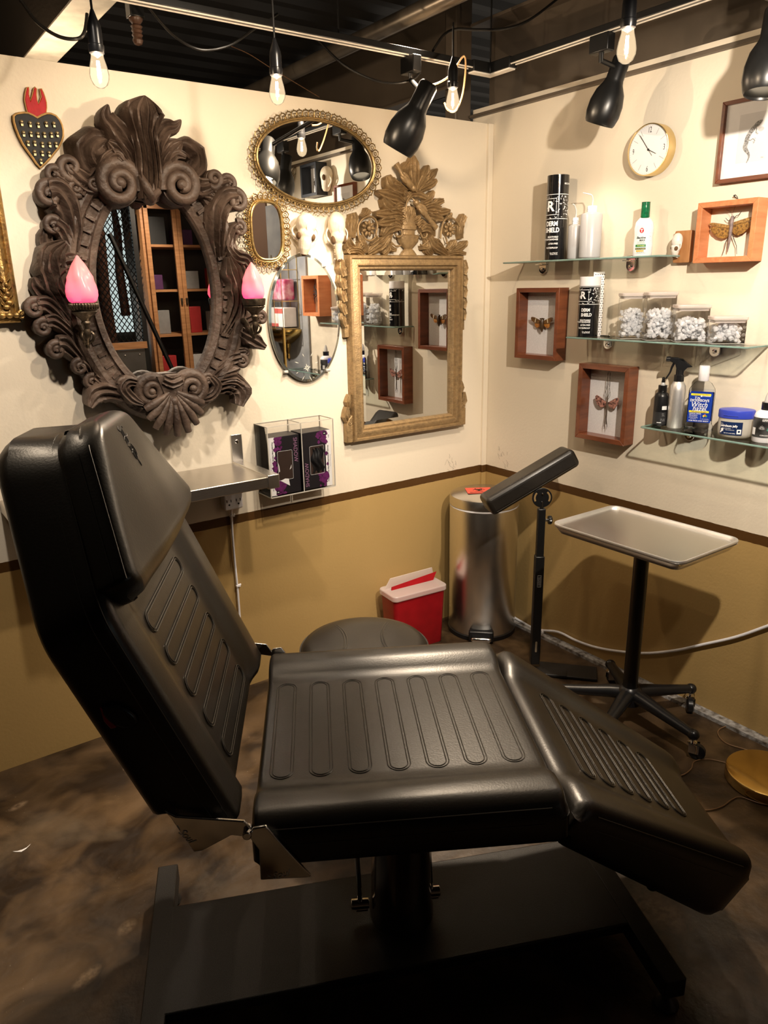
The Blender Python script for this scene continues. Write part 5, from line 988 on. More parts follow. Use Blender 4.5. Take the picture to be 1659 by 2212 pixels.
m=M(); m.text('petroleum jelly',-.90*r,hb*.61,0,.0105,0,.9,.03,cj(.0012),al=-1); m.text('skin protectant',-.80*r,hb*.49,0,.0052,0,1,0,cj(.0012),al=-1); m.text('helps protect dry',-.55*r,hb*.42,0,.0042,0,1,0,cj(.0012),al=-1); m.text('NET WT 13 OZ (368g)',-.62*r,hb*.26,0,.0038,0,1,.02,cj(.0012),al=-1); m.text('up&up',-.93*r,hb*.70,0,.0045,0,1,0,cj(.0012),al=-1)
m.add([cj(.0012)(x,y_) for x,y_ in((.10*r,hb*.24),(.34*r,hb*.24),(.34*r,hb*.46),(.10*r,hb*.46))],[(0,1,2,3)])
def up(x,y_): return cj(.0012)(-.80*r+x,hb*.36+y_)
m.add([up(x,y_) for x,y_ in((-.006,-.006),(-.003,-.008),(.004,.0),(.006,-.003),(.007,.008),(-.004,.007),(-.002,.003))],[tuple(range(7))]); m.build('label_lettering',white_print,t)
M().add([cj(.0016)(.22*r+.0035*cos(a),hb*.36+.0035*sin(a)) for a in[2*PI*i/14 for i in range(14)]],[tuple(range(14))]).build('seal_dot',MT['navy label'],t)
# lotion bottle at the edge
d=.062; t,k,xy=put('nozzle_bottle','white bottle with black leaf label and clear nozzle, right edge','bottle',1648,958,d,2); r=24*k; hb=hpx(d,1650,884,2); hc=hpx(d,1650,868,2); H=hpx(d,1653,842,2)
M().lathe([(0,0),(r*.93,0),(r,.004),(r,hb*.80),(r*.9,hb*.90),(r*.6,hb*.98),(r*.42,hb)],40).build('bottle_body',white_plastic,t); M().lathe([(r*.46,hb-.002),(r*.5,hb),(r*.5,hc),(0,hc)],26,fl=lambda a,z:1+.015*cos(26*a)).build('black_collar',black_plastic,t)
M().lathe([(r*.34,hc),(r*.26,hc+(H-hc)*.5),(r*.12,H-.004),(r*.07,H),(0,H)],18).build('clear_nozzle',pm('clear spout plastic',(.8,.8,.8)),t)
m=M(); bandpatch(m,r,-1.7,1.7,hb*.17,hb*.78,.0005,24); m.build('black_label',pm('black label',(.012,.012,.012),.4,c2=(.10,.10,.10),ns=22,detail=1),t)
m=M(); bandpatch(m,r,-1.25,-.82,hb*.24,hb*.46,.0009,4); m.text('LUXURY BODY',.25*r,hb*.73,0,.006,0,.9,.02,cyl(r,0,0,.001)); m.text('TATTOO WASH',.25*r,hb*.69,0,.006,0,.9,.02,cyl(r,0,0,.001)); m.text('CONCENTRATE',.2*r,hb*.24,0,.006,0,.9,.01,cyl(r,0,0,.001)); m.build('label_lettering',white_print,t)
def frond(m,x0,z0,s_):
    f=cyl(r,0,0,.0011)
    for k2 in range(7):
        a=PI/2+(k2-3)*.42; l=s_*(1-.09*abs(k2-3)); m.add([f(x0,z0),f(x0+cos(a-.2)*l*.6,z0+sin(a-.2)*l*.6),f(x0+cos(a)*l,z0+sin(a)*l),f(x0+cos(a+.2)*l*.6,z0+sin(a+.2)*l*.6)],[(0,1,2,3)])
m=M(); frond(m,.45*r,hb*.38,.017); m.build('green_leaf_print',pm('mint print',(.10,.55,.40),.4,ns=20),t); m=M(); frond(m,-.25*r,hb*.42,.015); m.build('grey_leaf_print',pm('mid grey print',(.28,.28,.28),.4,ns=20),t)
# ---- white cable sagging along the wall
pts=[(1098,1326),(1130,1345),(1160,1360),(1205,1365),(1245,1384),(1290,1399),(1345,1408),(1400,1411),(1460,1405),(1520,1392),(1590,1376),(1659,1352),(1720,1330)]
P_=[(-.012,-B(x,y,.012)[0],B(x,y,.012)[1]) for x,y in pts]; tag(M().tube(cr(P_,60),.0058,10).build('white_wall_cable',white_plastic),'white cable sagging along the tan wall behind the tray stand','cable')
p=B(1171,1364,.014); m=M().box((-.012,-p[0],p[1]),(.018,.022,.014)); m.ell((-.016,-p[0]+.012,p[1]+.006),(.005,.005,.005)); tag(m.build('cable_clip',white_plastic,bevel=.002),'white clip fixing sagging cable to wall by the arm rest','cable clip')
# ================================================================ tattoo chair
CO=V((-1.55,-1.36,0)); CA=rad(-30.5); U_=V((cos(CA),sin(CA),0)); W_=V((-sin(CA),cos(CA),0))
def SY(x,y,Y):                        # survey in the chair's lengthwise plane Y: (X,Z)
    r=ray(x,y); t=(Y-(CAM-CO).dot(W_))/r.dot(W_); p=CAM+r*t-CO; return (p.dot(U_),p.z)
ch=T('tattoo_chair','reclining black leather tattoo chair with ribbed stitching on a steel base','chair',tuple(CO),CA)
def slab(name,O,a,n,L,hw,Th,r,raise_=None,bot=None,skew=0,brnd=0,rbk=.026,rc0=.012,rc1=.012,rs0=None,skew2=0,ny=40,nx=26,mat=leather,parent=ch,re=None):
    O,a,n=V(O),V(a).normalized(),V(n).normalized(); re=re or r; r0=rs0 or r; Yv=V((0,1,0))
    ys=[0,.06*r0,.2*r0,.45*r0,.75*r0,r0]+[r0+(L-r0-re)*i/ny for i in range(1,ny)]+[L-re,L-.75*re,L-.45*re,L-.2*re,L-.06*re,L]
    ds=[0,.06,.2,.45,.75,1]
    hw_=hw; hw=lambda t: hw_(t)-rc1*(1-math.sqrt(max(0,1-max(0,1-(L-t*L)/rc1)**2)))-rc0*(1-math.sqrt(max(0,1-max(0,1-t*L/rc0)**2)))
    top=[];bot_=[]
    for y in ys:
        h_=hw(y/L); xs=[-(h_-q*r) for q in ds]+[-(h_-r)+2*(h_-r)*i/nx for i in range(1,nx)]+[(h_-q*r) for q in ds[::-1]]
        row=[];rb=[]
        for x in xs:
            dx=max(0,1-(h_-abs(x))/r); dy=max(0,1-(y/r0 if y<L/2 else (L-y)/re)); R_=r0 if y<L/2 else re
            q=math.sqrt(dx*dx+dy*dy); rr=(r*dx*dx+R_*dy*dy)/(dx*dx+dy*dy+1e-9) if q>0 else r
            h=Th-rr+rr*math.sqrt(max(0,1-min(1,q)**2))
            e=min(1,(h_-abs(x))/(r*1.0))
            if raise_: h+=raise_(x,y)*e
            row.append(O+a*y+Yv*x+n*h); rb.append(O+a*(y+skew*max(0,1-y/.25)+skew2*max(0,1-(L-y)/.25))+Yv*x+n*((bot(y/L) if bot else 0)+rbk*(1-math.sqrt(max(0,1-min(1,q)**2)))))
        top.append(row);bot_.append(rb)
    m=M(); A_,B_=len(ys),len(top[0]); vs=[p for r_ in top for p in r_]+[p for r_ in bot_ for p in r_]; N_=A_*B_; fs=[]
    for i in range(A_-1):
        for j in range(B_-1):
            k=i*B_+j; fs+= [(k,k+B_,k+B_+1,k+1),(N_+k,N_+k+1,N_+k+B_+1,N_+k+B_)]
        k=i*B_; fs.append((k,N_+k,N_+k+B_,k+B_)); k=i*B_+B_-1; fs.append((k,k+B_,N_+k+B_,N_+k))
    for j in range(B_-1):
        fs.append((j,j+1,N_+j+1,N_+j)); k=(A_-1)*B_+j; fs.append((k,N_+k,N_+k+1,k+1))
    m.add(vs,fs); o=m.build(name,mat,parent,ang=50)
    # stitched seam along both long edges
    for s_ in(-1,1):
        sm_=M()
        q=[O+a*y+Yv*(s_*(hw(y/L)-r*.14))+n*(Th-r+r*.52+.0006) for y in ys[6:-6]]; sm_.tube(q,.0013,6)
        q=[O+a*y+Yv*(s_*(hw(y/L)+.0004))+n*((Th-r)*.92+(bot(y/L)*.08 if bot else 0)) for y in ys[7:-7]]; sm_.tube(q,.0011,6)
        sm_.build('seam_stitching',leather_in,o)
    return o
def smooth(x): x=max(0,min(1,x)); return x*x*(3-2*x)
def slots(parent,O,a,n,list_,hl,w=.0245,h=0):
    O,a,n=V(O),V(a).normalized(),V(n).normalized()
    for c in list_:
        l=hl(c) if callable(hl) else hl; m=M()
        for off in(0,-.0058):
            pts=[]
            for k in range(17): t_=PI*k/16; pts.append(((w+off)*cos(t_),l-w+(w+off)*sin(t_)))
            for k in range(17): t_=PI+PI*k/16; pts.append(((w+off)*cos(t_),-l+w+(w+off)*sin(t_)))
            m.tube([O+a*(c+x)+V((0,y,0))+n*(h+.0002) for x,y in pts],.00125,6,closed=True)
        m.build('channel_stitching',leather_in,parent)
# seat
rs=lambda x,y:-.024*(1-smooth((abs(x)-.208)/.06))
seat=slab('seat',(-.312,0,.535),(1,0,0),(0,0,1),.612,lambda t:.350,.115,.048,rs,rs0=.014,re=.022)
slots(seat,(-.312,0,.626),(1,0,0),(0,0,1),[.050+.0825*i for i in range(7)],.192)
# backrest
ba=V((-.386,0,.922)).normalized(); bn=V((.922,0,.386)).normalized(); hip=V((-.330,0,.640))
def bhw(t):
    y=t*.765; return .340 if y<.46 else .340-.225*smooth((y-.44)/.40) if y<.50 else .340-.225*(smooth(.06/.40)+(1-smooth(.06/.40))*(y-.50)/.265)
def bhw(t):
    y=t*.765
    if y<.44: return .340
    if y<.52: q=(y-.44)/.08; return .340-.060*q*q*.5*1.0
    return .310-.198*(y-.52)/.245
rb=lambda x,y:-.022*(1-smooth((abs(x)-.190)/.06))*(1-smooth((y-.50)/.06))
back=slab('backrest',hip-bn*.14,ba,bn,.765,bhw,.14,.030,rb,ny=56,skew=.082,rs0=.014,skew2=.028,rbk=.034,rc1=.06)
slots(back,hip-bn*.0205,ba,bn,[.060+.079*i for i in range(6)],.172,.0225)
# head pillow
def phw(t):
    y=t*.300; return .318-.010*(1-t)-.202*max(0,(y-.055))/.245
pil=slab('head_pillow',hip+ba*.456-bn*.030,ba,bn,.308,phw,.087,.030,lambda x,y:.010*smooth((.25-abs(x))/.2),nx=22,rs0=.052,rbk=.030,rc0=.07,rc1=.05)
M().tube([hip+ba*.752+bn*q+V((0,y,0)) for y,q in((-.070,-.004),(-.055,.004),(0,.006),(.055,.004),(.070,-.004))],.014,10).build('pillow_flap',leather,pil)
# embossed blackletter monogram on the pillow
mn=M(); c=hip+ba*(.468+.222)+bn*.0672
def mp(pts): return [c+ba*(y*.00135)+V((0,x*.00115,0)) for x,y in pts]
for pts in([(-8,30),(-14,26),(-10,22),(0,24),(8,28),(14,24)],[(-6,24),(-6,4),(-9,0)],[(-1,24),(-1,2)],[(4,25),(4,4),(0,0)],[(-12,8),(-4,12),(10,10),(16,14)],[(-12,-2),(-6,-6),(-6,-22),(-2,-26)],[(-1,-4),(-1,-24)],[(4,-4),(6,-10),(4,-22),(0,-28)],[(8,-2),(12,-10),(10,-20),(4,-24)],[(-10,-14),(0,-10),(12,-16)],[(1,-26),(2,-38)]): mn.tube(cr(mp(pts),12),[.0016-.0008*abs(i/6-1) for i in range(13)],6)
mn.build('embroidered_monogram',pm('black thread',(.006,.006,.006),.6,ns=60),pil)
# leg rest
la=V((.837,0,-.547)).normalized(); ln=V((.547,0,.837)).normalized(); l0=V((.330,0,.628)); LT=.112
leg=slab('leg_rest',l0-ln*LT,la,ln,.605,lambda t:.348-.136*t,LT,.036,lambda x,y:-.018*(1-smooth((abs(x)-(.20-.14*y))/.06)),bot=lambda t:-.078*t,re=.072,rbk=.042,rc1=.06)
slots(leg,l0-ln*.0165,la,ln,[.105+.060*i for i in range(6)],lambda c:.190-.17*c,.020)
k_=SY(1408,1918,-.15); M().tube([V((k_[0],-.15,k_[1]+.055)),V((k_[0],-.15,k_[1]))],.013,14).build('release_knob',black_plastic,leg,bevel=.003)
# hinges
cp=M()
def plate(pts,Y,nm,par,e=.007):
    P_=[SY(x,y,-.356) for x,y in pts]; m=M(); m.T=Matrix(((1,0,0,0),(0,0,-1,Y),(0,1,0,0),(0,0,0,1))); m.prism(P_,0,e); return m.build(nm,chrome,par,bevel=.002)
pb=[(355,1752),(368,1766),(418,1840),(436,1838),(500,1804),(520,1806),(540,1808),(546,1796),(528,1774),(380,1764)]
ps=[(546,1788),(575,1783),(600,1812),(672,1890),(668,1893),(563,1899),(560,1835),(538,1806)]
for Y in(-.350,.350):
    h1=plate(pb,Y,'hinge_plate',ch); h2=plate(ps,Y-.002 if Y<0 else Y+.002,'hinge_plate',ch)
    if Y<0:
        for par,c,ro,Yq in((h1,(404,1808),-.95,-.3575),(h2,(608,1888),.14,-.3595)):
            x,z=SY(*c,-.358); m=M(); m.T=Matrix(((1,0,0,0),(0,0,-1,Yq),(0,1,0,0),(0,0,0,1))); m.text('Soul',x,z,.0003,.020,ro,.95,.01,slant=.35); m.tube([(x-.026*cos(ro),z-.026*sin(ro)+.004,.0004),(x-.020*cos(ro),z-.02*sin(ro),.0004)],.0008,5); m.build('etched_script',pm('white etching',(.8,.78,.74),.5,ns=20),par)
x,z=SY(534,1801,-.36); M().tube([V((x,-.368,z)),V((x,-.34,z))],.0085,16).build('hinge_bolt',chrome,ch,bevel=.002)
x,z=SY(548,1852,-.30); M().prism([(x-.012,z+.045),(x+.016,z+.045),(x+.018,z-.035),(x-.006,z-.035)],-.30,-.26) if 0 else None
# recline button
x,z=SY(258,1546,-.345); m=M(); m.T=Matrix(((1,0,0,0),(0,0,-1,-.3405),(0,1,0,0),(0,0,0,1))); m.prism([(x+.030*cos(a)*(1 if cos(a)>0 else .9),z+.021*sin(a)-.012*cos(a)) for a in[2*PI*i/24 for i in range(24)]],0,.010); lv=m.build('recline_lever',black_plastic,back,bevel=.004)
x,z=SY(232,1549,-.345); m=M(); m.T=Matrix(((1,0,0,0),(0,0,-1,-.3405),(0,1,0,0),(0,0,0,1))); m.prism([(x-.010,z+.022),(x-.001,z+.014),(x+.006,z-.006),(x+.014,z-.020),(x+.004,z-.022),(x-.006,z-.006)],0,.009); m.build('red_lever_tip',red_plastic,lv,bevel=.002)
# pedestal
M().box((0.0,-.02,.518),(.46,.36,.036)).build('seat_frame',black_metal,ch,bevel=.004)
M().lathe([(0,.10),(.079,.10),(.079,.125),(.075,.16),(.0725,.30),(.0725,.505),(0,.505)],48,(.0,-.04,0)).build('lift_column',pm('dark chrome',(.42,.40,.385),.16,1,c2=(.34,.32,.30),ns=6),ch)
for (x,y),(xt,yt) in (((778,1952),(768,1870)),((931,1925),(916,1860))):
    a=SY(x,y,-.05); b=SY(xt,yt,-.05); m=M(); m.tube([V((a[0],-.05,a[1])),V((b[0],-.05,.51))],.0065,12); m.tube([V((a[0]-.022,-.05,a[1])),V((a[0]+.022,-.05,a[1]))],.0125,16); m.tube([V((a[0]-.01,-.05,a[1]-.014)),V((a[0]+.018,-.05,a[1]-.014))],.008,12); m.build('lift_rod',chrome,ch,bevel=.0015)
BA=rad(6.3); BR=Matrix.Rotation(BA,4,'Z')
def bb(name,c,d,mat=black_metal,bev=.004): m=M(); m.T=BR; m.box(c,d); return m.build(name,mat,ch,bevel=bev)
pl=bb('base_plate',(-.02,-.047,.086),(1.10,.300,.028)); 
bb('base_skirt',(-.02,-.047,.060),(.90,.24,.030))
for x in(-.590,.553):
    b=bb('base_bar',(x,-.055,.074),(.052,.610,.052),black_metal,.003)
    for y in(.225,-.335): m=M(); m.T=BR; m.lathe([(0,0),(.026,0),(.028,.006),(.022,.018),(.012,.026),(.008,.030),(.008,.05)],24,(x+(.0),y,0)); m.build('levelling_foot',pm('dark rubber foot',(.03,.028,.026),.4,ns=40),b)
x,z=SY(1150,1832,-.2); M().box((x,-.2,.527),(.030,.02,.012)).build('latch',steel,ch,bevel=.002)
# ================================================================ floor things
# ---- stool
p=V((-1.55,-1.36,0))+U_*(-.04)+W_*.60; R0=.205; zt=.532; t=T('work_stool','round black leather stool behind the tattoo chair, with curved seams','stool',(p.x,p.y,0),CA)
s=M().lathe([(0,zt-.085),(R0*.92,zt-.085),(R0*.99,zt-.075),(R0*1.0,zt-.05),(R0*.985,zt-.03),(R0*.93,zt-.013),(R0*.82,zt-.005),(R0*.5,zt),(0,zt)],64).build('seat_cushion',leather,t)
m=M()
def zs_(r): return lerpl([zt,zt,zt,zt-.0015,zt-.004,zt-.010,zt-.03],min(1,r/R0))+.0008
for e in(-1,1):
    for off in(0,.008):
        q=[]
        for i in range(25):
            a=-1.0+2.0*i/24; x=e*(R0*1.35-off-R0*1.05*cos(a*1.0)); y=R0*1.05*sin(a)*1.1
            if math.hypot(x,y)<R0*.97: q.append((x,y,zs_(math.hypot(x,y))))
        m.tube(q,.0022,6)
m.tube([(R0*.985*cos(2*PI*i/60),R0*.985*sin(2*PI*i/60),zt-.027) for i in range(60)],.0025,6,closed=True); m.build('seam_stitching',leather_in,s)
M().lathe([(0,.09),(.03,.09),(.03,.25),(.02,.26),(.02,zt-.085),(.09,zt-.083),(0,zt-.08)],24).build('gas_column',chrome,t)
def star(t,n,R_,mat,z0,rc,a0,wheel):
    for k in range(n):
        a=a0+2*PI*k/n; c,s_=cos(a),sin(a); m=M(); m.tube([(c*.02,s_*.02,z0+.01),(c*.07,s_*.07,z0+.006),(c*R_*.6,s_*R_*.6,z0-.008),(c*R_,s_*R_,z0-.022)],[.030,.027,.022,.018],12,fy=.9); m.ell((c*R_,s_*R_,z0-.022),(.021,.021,.020)); l=m.build('base_leg',mat,t)
        tx,ty=-s_,c; b=a0*7+k*1.9; dx,dy=cos(b),sin(b); w=M(); wx,wy=c*R_+dx*.018,s_*R_+dy*.018
        w.lathe([(0,-.012),(rc*.8,-.012),(rc,-.008),(rc,.008),(rc*.8,.012),(0,.012)],24,(wx,wy,rc),R=V((-dy,dx,0)).to_track_quat('Z','Y').to_matrix()); ww=w.build('caster_wheel',wheel,l)
        y=M(); y.tube([(c*R_,s_*R_,z0-.03),(c*R_,s_*R_,rc*2+.004)],.006,10); 
        for e in(-1,1): y.prism([(c*R_+dx*q-dy*e*.015,s_*R_+dy*q+dx*e*.015) for q in(-.010,.010)]+[(wx+dx*.006-dy*e*.017,wy+dy*.006+dx*e*.017),(wx-dx*.006-dy*e*.017,wy-dy*.006+dx*e*.017)],rc*.9,rc*2.05)
        y.lathe([(0,rc*2),(.016,rc*2),(.016,rc*2+.005),(0,rc*2+.006)],16,(c*R_,s_*R_,0)); y.build('caster_fork',chrome,l)
    M().lathe([(0,z0-.03),(.045,z0-.028),(.05,z0),(.042,z0+.03),(.030,z0+.040),(0,z0+.04)],28).build('base_hub',mat,t)
star(t,5,.25,black_plastic,.085,.026,.4,black_plastic)
# ---- pedal bin
bc=V((-.176,-.190,0)); R0=.158; t=T('pedal_bin','tall round brushed steel pedal bin with biohazard sticker in the corner','bin',tuple(bc),CAMA(bc.x,bc.y)); 
M().lathe([(0,.012),(R0*.985,.012),(R0,.016),(R0,.620),(R0*.99,.624),(0,.624)],72).build('bin_body',steel,t)
M().lathe([(R0*1.0,0),(R0*1.02,.002),(R0*1.02,.020),(R0,.022)],64).build('base_ring',black_plastic,t)
M().lathe([(R0*.985,.622),(R0*1.0,.624),(R0*1.0,.628),(R0*.985,.630)],64).build('white_liner_edge',white_plastic,t)
M().lathe([(R0*.99,.630),(R0*1.005,.632),(R0*1.005,.662),(R0*.985,.674),(R0*.90,.679),(0,.683)],64).build('bin_lid',steel,t)
pd=M().box((0,-R0-.006,.035),(.115,.035,.052)).build('pedal_housing',black_plastic,t,bevel=.008,bseg=3); M().box((.0,-R0-.030,.030),(.092,.040,.020)).build('pedal',chrome,pd,bevel=.008,bseg=3)
st=M().flat([(x,y+.012) for x,y in rrect(.118,.098,.003,2)],.6838).build('biohazard_sticker',pm('fluorescent red sticker',(.80,.11,.07),.45,ns=20,amt=.1),t); st.rotation_euler=(0,0,.18); st.location=(-.022,.0,0)
m=M(); cy=.022
for k in range(3):
    a=PI/2+k*2*PI/3; cx_,cy_=.0135*cos(a),cy+.0135*sin(a); arc=[(cx_+.0150*cos(a+q),cy_+.0150*sin(a+q)) for q in[.55+(2*PI-1.1)*i/24 for i in range(25)]]
    for i in range(24):
        p0,p1=arc[i],arc[i+1]; w=.0024*sin(PI*(i+.5)/24)**.5+.0006; d=V((p1[0]-p0[0],p1[1]-p0[1])); no=V((-d.y,d.x)).normalized()*w
        m.add([(p0[0]-no.x,p0[1]-no.y,.6842),(p1[0]-no.x,p1[1]-no.y,.6842),(p1[0]+no.x,p1[1]+no.y,.6842),(p0[0]+no.x,p0[1]+no.y,.6842)],[(0,1,2,3)])
for q in range(36):
    a0,a1=2*PI*q/36,2*PI*(q+1)/36; m.add([(r*cos(a)*1.0,cy+r*sin(a),.6843) for r,a in((.0115,a0),(.0115,a1),(.0142,a1),(.0142,a0))],[(0,1,2,3)])
m.text('BIOHAZARD',0,-.020,.6842,.0165,0,1.0,.03); m.build('biohazard_symbol',ink,st)
# ---- sharps container
t=T('sharps_container','red sharps container with frosted lid on the floor beside the steel bin','sharps container',(-.535,-.115,0),rad(-5)); w,d,h=.275,.13,.262
rr=lambda s_,z:[(p[0],p[1],z) for p in rrect(w*s_,d*s_,.022,4)]; rings=[rr(.90,0),rr(.92,.004),rr(1.0,h)]; n=len(rings[0]); vs=[p for q in rings for p in q]
M().add(vs,[(a*n+i,a*n+(i+1)%n,(a+1)*n+(i+1)%n,(a+1)*n+i) for a in range(2) for i in range(n)]+[tuple(range(n-1,-1,-1)),tuple(range(2*n,3*n))]).build('container_body',red_plastic,t)
M().prism(rrect(w*1.05,d*1.12,.024,4),h-.004,h+.022).build('frosted_lid',frost_lid,t,bevel=.005,bseg=3)
M().prism([(-.5*w,0),(.5*w,0),(.46*w,.055),(-.36*w,.050),(-.42*w,.025)],-.003,.003).build('lid_back_flap',frost_lid,t,loc=(0,.035,h+.018),rot=(PI/2,0,0))
M().prism([(-.40*w,0),(.42*w,0),(.52*w,.036),(-.38*w,.016)],-.0025,.0025).build('red_flap',red_plastic,t,loc=(0,.010,h+.020),rot=(PI/2-.35,0,0))
# ---- armrest stand
q=G(1154,1440,.02); px_,py_=q.x,q.y; ztop=zat(px_,py_,1098); t=T('armrest_stand','black tripod-less arm rest with tilted pad beside the steel bin','arm rest',(px_,py_,0),0)
t['label']='black padded arm rest tilted on a post beside the steel bin'; rz=rad(-50)
M().box((0,0,ztop/2+.14),(.030,.030,ztop-.28),Matrix.Rotation(rad(-35.5),3,'Z')).build('upper_post',black_satin,t,bevel=.003)
zj=zat(px_,py_,1200); lp=M().box((0,0,zj/2+.02),(.037,.037,zj-.04),Matrix.Rotation(rad(-35.5),3,'Z')).build('lower_post',black_satin,t,bevel=.003)
RC=Matrix.Rotation(rad(-35.5),4,'Z')           # plane facing the room
def facing(m,z=0): m.T=RC@Matrix.Translation((0,-.0,z))@Matrix(((1,0,0,0),(0,0,-1,0),(0,1,0,0),(0,0,0,1))); return m
m=facing(M()); m.prism(rrect(.016,.052,.001,2,0,zat(px_,py_,1252)),.0187,.0195); pt=m.build('maker_plate',pm('dark nameplate',(.03,.03,.03),.4,ns=20),lp)
m=facing(M()); z_=zat(px_,py_,1252)
for s_,o in(('PORTABLE ARM REST',.004),('ADJUSTABLE STAND',-.0005),('MADE FOR STUDIO USE',-.005)): m.text(s_,-o,z_,.0198,.0038,PI/2)
m.tube([(p[0],p[1],.0197) for p in rrect(.015,.050,.001,2,0,z_)],.0004,5,closed=True); m.build('plate_lettering',pm('silver print',(.45,.44,.42),.4,ns=20),pt)
m=facing(M()); m.prism(rrect(.0085,.050,.004,4,0,zat(px_,py_,1393)),.0185,.0188); m.build('slot',pm('pale slot',(.28,.22,.15),.7,ns=20),lp)
M().tube([V((.0,.0,ztop-.05))+RC.to_3x3()@V((.018,0,0)),V((0,0,ztop-.05))+RC.to_3x3()@V((.030,0,0))],.006,10).build('knob_stem',chrome,t)
R_=RC.to_3x3()@Matrix.Rotation(PI/2,3,'Y'); M().lathe([(0,0),(.015,0),(.017,.004),(.017,.012),(.013,.016),(0,.017)],28,tuple(V((0,0,ztop-.05))+RC.to_3x3()@V((.028,0,0))),R=R_,fl=lambda a,z:1+.08*cos(8*a)).build('clamp_knob',black_plastic,t)
zc=zat(px_,py_,1075); m=facing(M()); disc=[(.040*cos(a),zc+.040*sin(a)) for a in[2*PI*i/40 for i in range(40)]]; m.prism(disc,-.006,.004); dk_=m.build('tilt_disc',black_satin,t,bevel=.001)
m=facing(M())
for a0,a1 in((-.5,.9),(2.4,3.6)):
    arc=[(.030*cos(a0+(a1-a0)*i/12),zc+.030*sin(a0+(a1-a0)*i/12),.0045) for i in range(13)]; m.tube(arc,.0035,8,fy=.12)
m.build('tilt_slots',pm('ochre seen through slot',(.26,.17,.07),.6,ns=20),dk_)
m=facing(M())
for x,y in((0,.016),(0,-.018)): m.lathe([(0,.0075),(.004,.007),(.0045,.004)],12,(x,zc+y,0))
m.build('disc_bolts',chrome,dk_); M().box((0,0,zc-.045),(.012,.012,.06)).build('tilt_bracket',black_satin,t,bevel=.002)
# pad: axis in the plane that faces the room, long side seen nearly edge-on
dp_=depth((px_,py_,zc)); k=dp_/FPX; wpt=lambda x,y:CAM+ray(x,y)*dp_
a_=wpt(1060,1095)-V((px_,py_,0)); b_=wpt(1240,988)-V((px_,py_,0)); ax=(b_-a_); Lp=ax.length; ax.normalize(); cen=(a_+b_)/2; sd=(RC.to_3x3()@V((0,1,0))); sd=(sd-ax*sd.dot(ax)).normalized(); nn=ax.cross(sd)*-1
if nn.z<0: nn=-nn
sd=nn.cross(ax); pad=M(); pad.T=Matrix(((ax.x,sd.x,nn.x,cen.x),(ax.y,sd.y,nn.y,cen.y),(ax.z,sd.z,nn.z,cen.z),(0,0,0,1))); Lh=Lp/2+.010
def padf(nm,c,d,bev): m=M(); m.T=pad.T; m.box(c,d); return m.build(nm,leather,t,bevel=bev,bseg=5)
pd=padf('arm_pad',(0,.045,0),(Lh*2,.125,.078),.020)
m=M(); m.T=pad.T; m.tube([(x,-.0185,.026) for x in(-Lh+.02,0,Lh-.02)],.0011,6); m.tube([(x,-.0180,-.026) for x in(-Lh+.02,0,Lh-.02)],.001,6); m.build('seam_stitching',leather_in,pd)
for c,d in(((.10,-.10,.008),(.24,.11,.012)),((-.02,.0,.010),(.30,.06,.012))): M().box(c,d,Matrix.Rotation(rad(-50),3,'Z')).build('base_plate',black_metal,t,bevel=.003)
# ---- tray stand
mc=V((-.292,-1.118,0)); t=T('tray_stand','wheeled stand with aluminium instrument tray on a black post','tray stand',tuple(mc)); zt=.772
star(t,5,.272,black_plastic,.112,.028,rad(-20),black_plastic)
M().tube([(0,0,.10),(0,0,zt-.02)],.0265,24).build('post',black_satin,t)
tcx,tcy=-.362-mc.x,-1.160-mc.y; tw,tl=.345,.505
f=M(); f.tube([(tcx+p[0],tcy+p[1],zt-.016) for p in rrect(tw-.06,tl-.06,.03,4)],.006,8,closed=True); f.box((0,tcy/2,zt-.018),(.05,.20,.010)); f.box((.03,.05,zt-.024),(.04,.03,.018)); f.build('tray_frame',black_metal,t)
ring=lambda s0,z,rd:[(tcx+p[0],tcy+p[1],z) for p in rrect(tw-s0,tl-s0,rd,6)]
secs=[(.060,zt-.012,.02),(.040,zt-.013,.026),(.020,zt+.006,.03),(.010,zt+.014,.032),(-.002,zt+.016,.036),(-.006,zt+.012,.038),(-.004,zt+.008,.038)]
def rings(secs,cap=True):
    rs_=[ring(*q) for q in secs]; n=len(rs_[0]); m=M(); m.add([p for q in rs_ for p in q],[(a*n+i,a*n+(i+1)%n,(a+1)*n+(i+1)%n,(a+1)*n+i) for a in range(len(rs_)-1) for i in range(n)]+([tuple(range(n))] if cap else [])); return m
ty=rings(secs).build('tray',tray_m,t,ang=60); sm2=ty.modifiers.new('s','SOLIDIFY'); sm2.thickness=.0012
rings([(-.004,zt+.005,.038),(.002,zt+.006,.036),(.012,zt-.002,.03),(.034,zt-.020,.026),(.05,zt-.020,.02)]).build('lower_tray',steel,t,ang=60)
# ---- brass lamp base and cord
lc=V((-.225,-1.620,0)); t=T('floor_lamp','round brass lamp base on the floor, cut off by the right edge','floor lamp',tuple(lc)); R0=.130
M().lathe([(0,.0),(R0*.97,0),(R0,.004),(R0,.030),(R0*.985,.036),(R0*.95,.038),(0,.039)],64).build('lamp_base',brass,t)
M().tube([(.03,-.03,.035),(.03,-.03,1.35)],.010,14).build('lamp_pole',brass,t)
def fcord(pts,label,z=.004,r=.0022): 
    P_=[G(x,y,z) for x,y in pts]; return tag(M().tube(cr(P_,50),r,7).build('lamp_cord',pm('brown flex',(.20,.11,.05),.45,ns=60)),label,'cord')
fcord([(1700,1662),(1660,1640),(1620,1622),(1570,1606),(1551,1585),(1560,1572),(1590,1568),(1630,1590),(1680,1612)],'thin brown flex looped on the floor near the white slab edge')
fcord([(1400,1655),(1440,1668),(1470,1675),(1492,1662),(1500,1645),(1530,1640),(1570,1648),(1590,1650)],'thin brown flex running from behind tray stand to brass base')
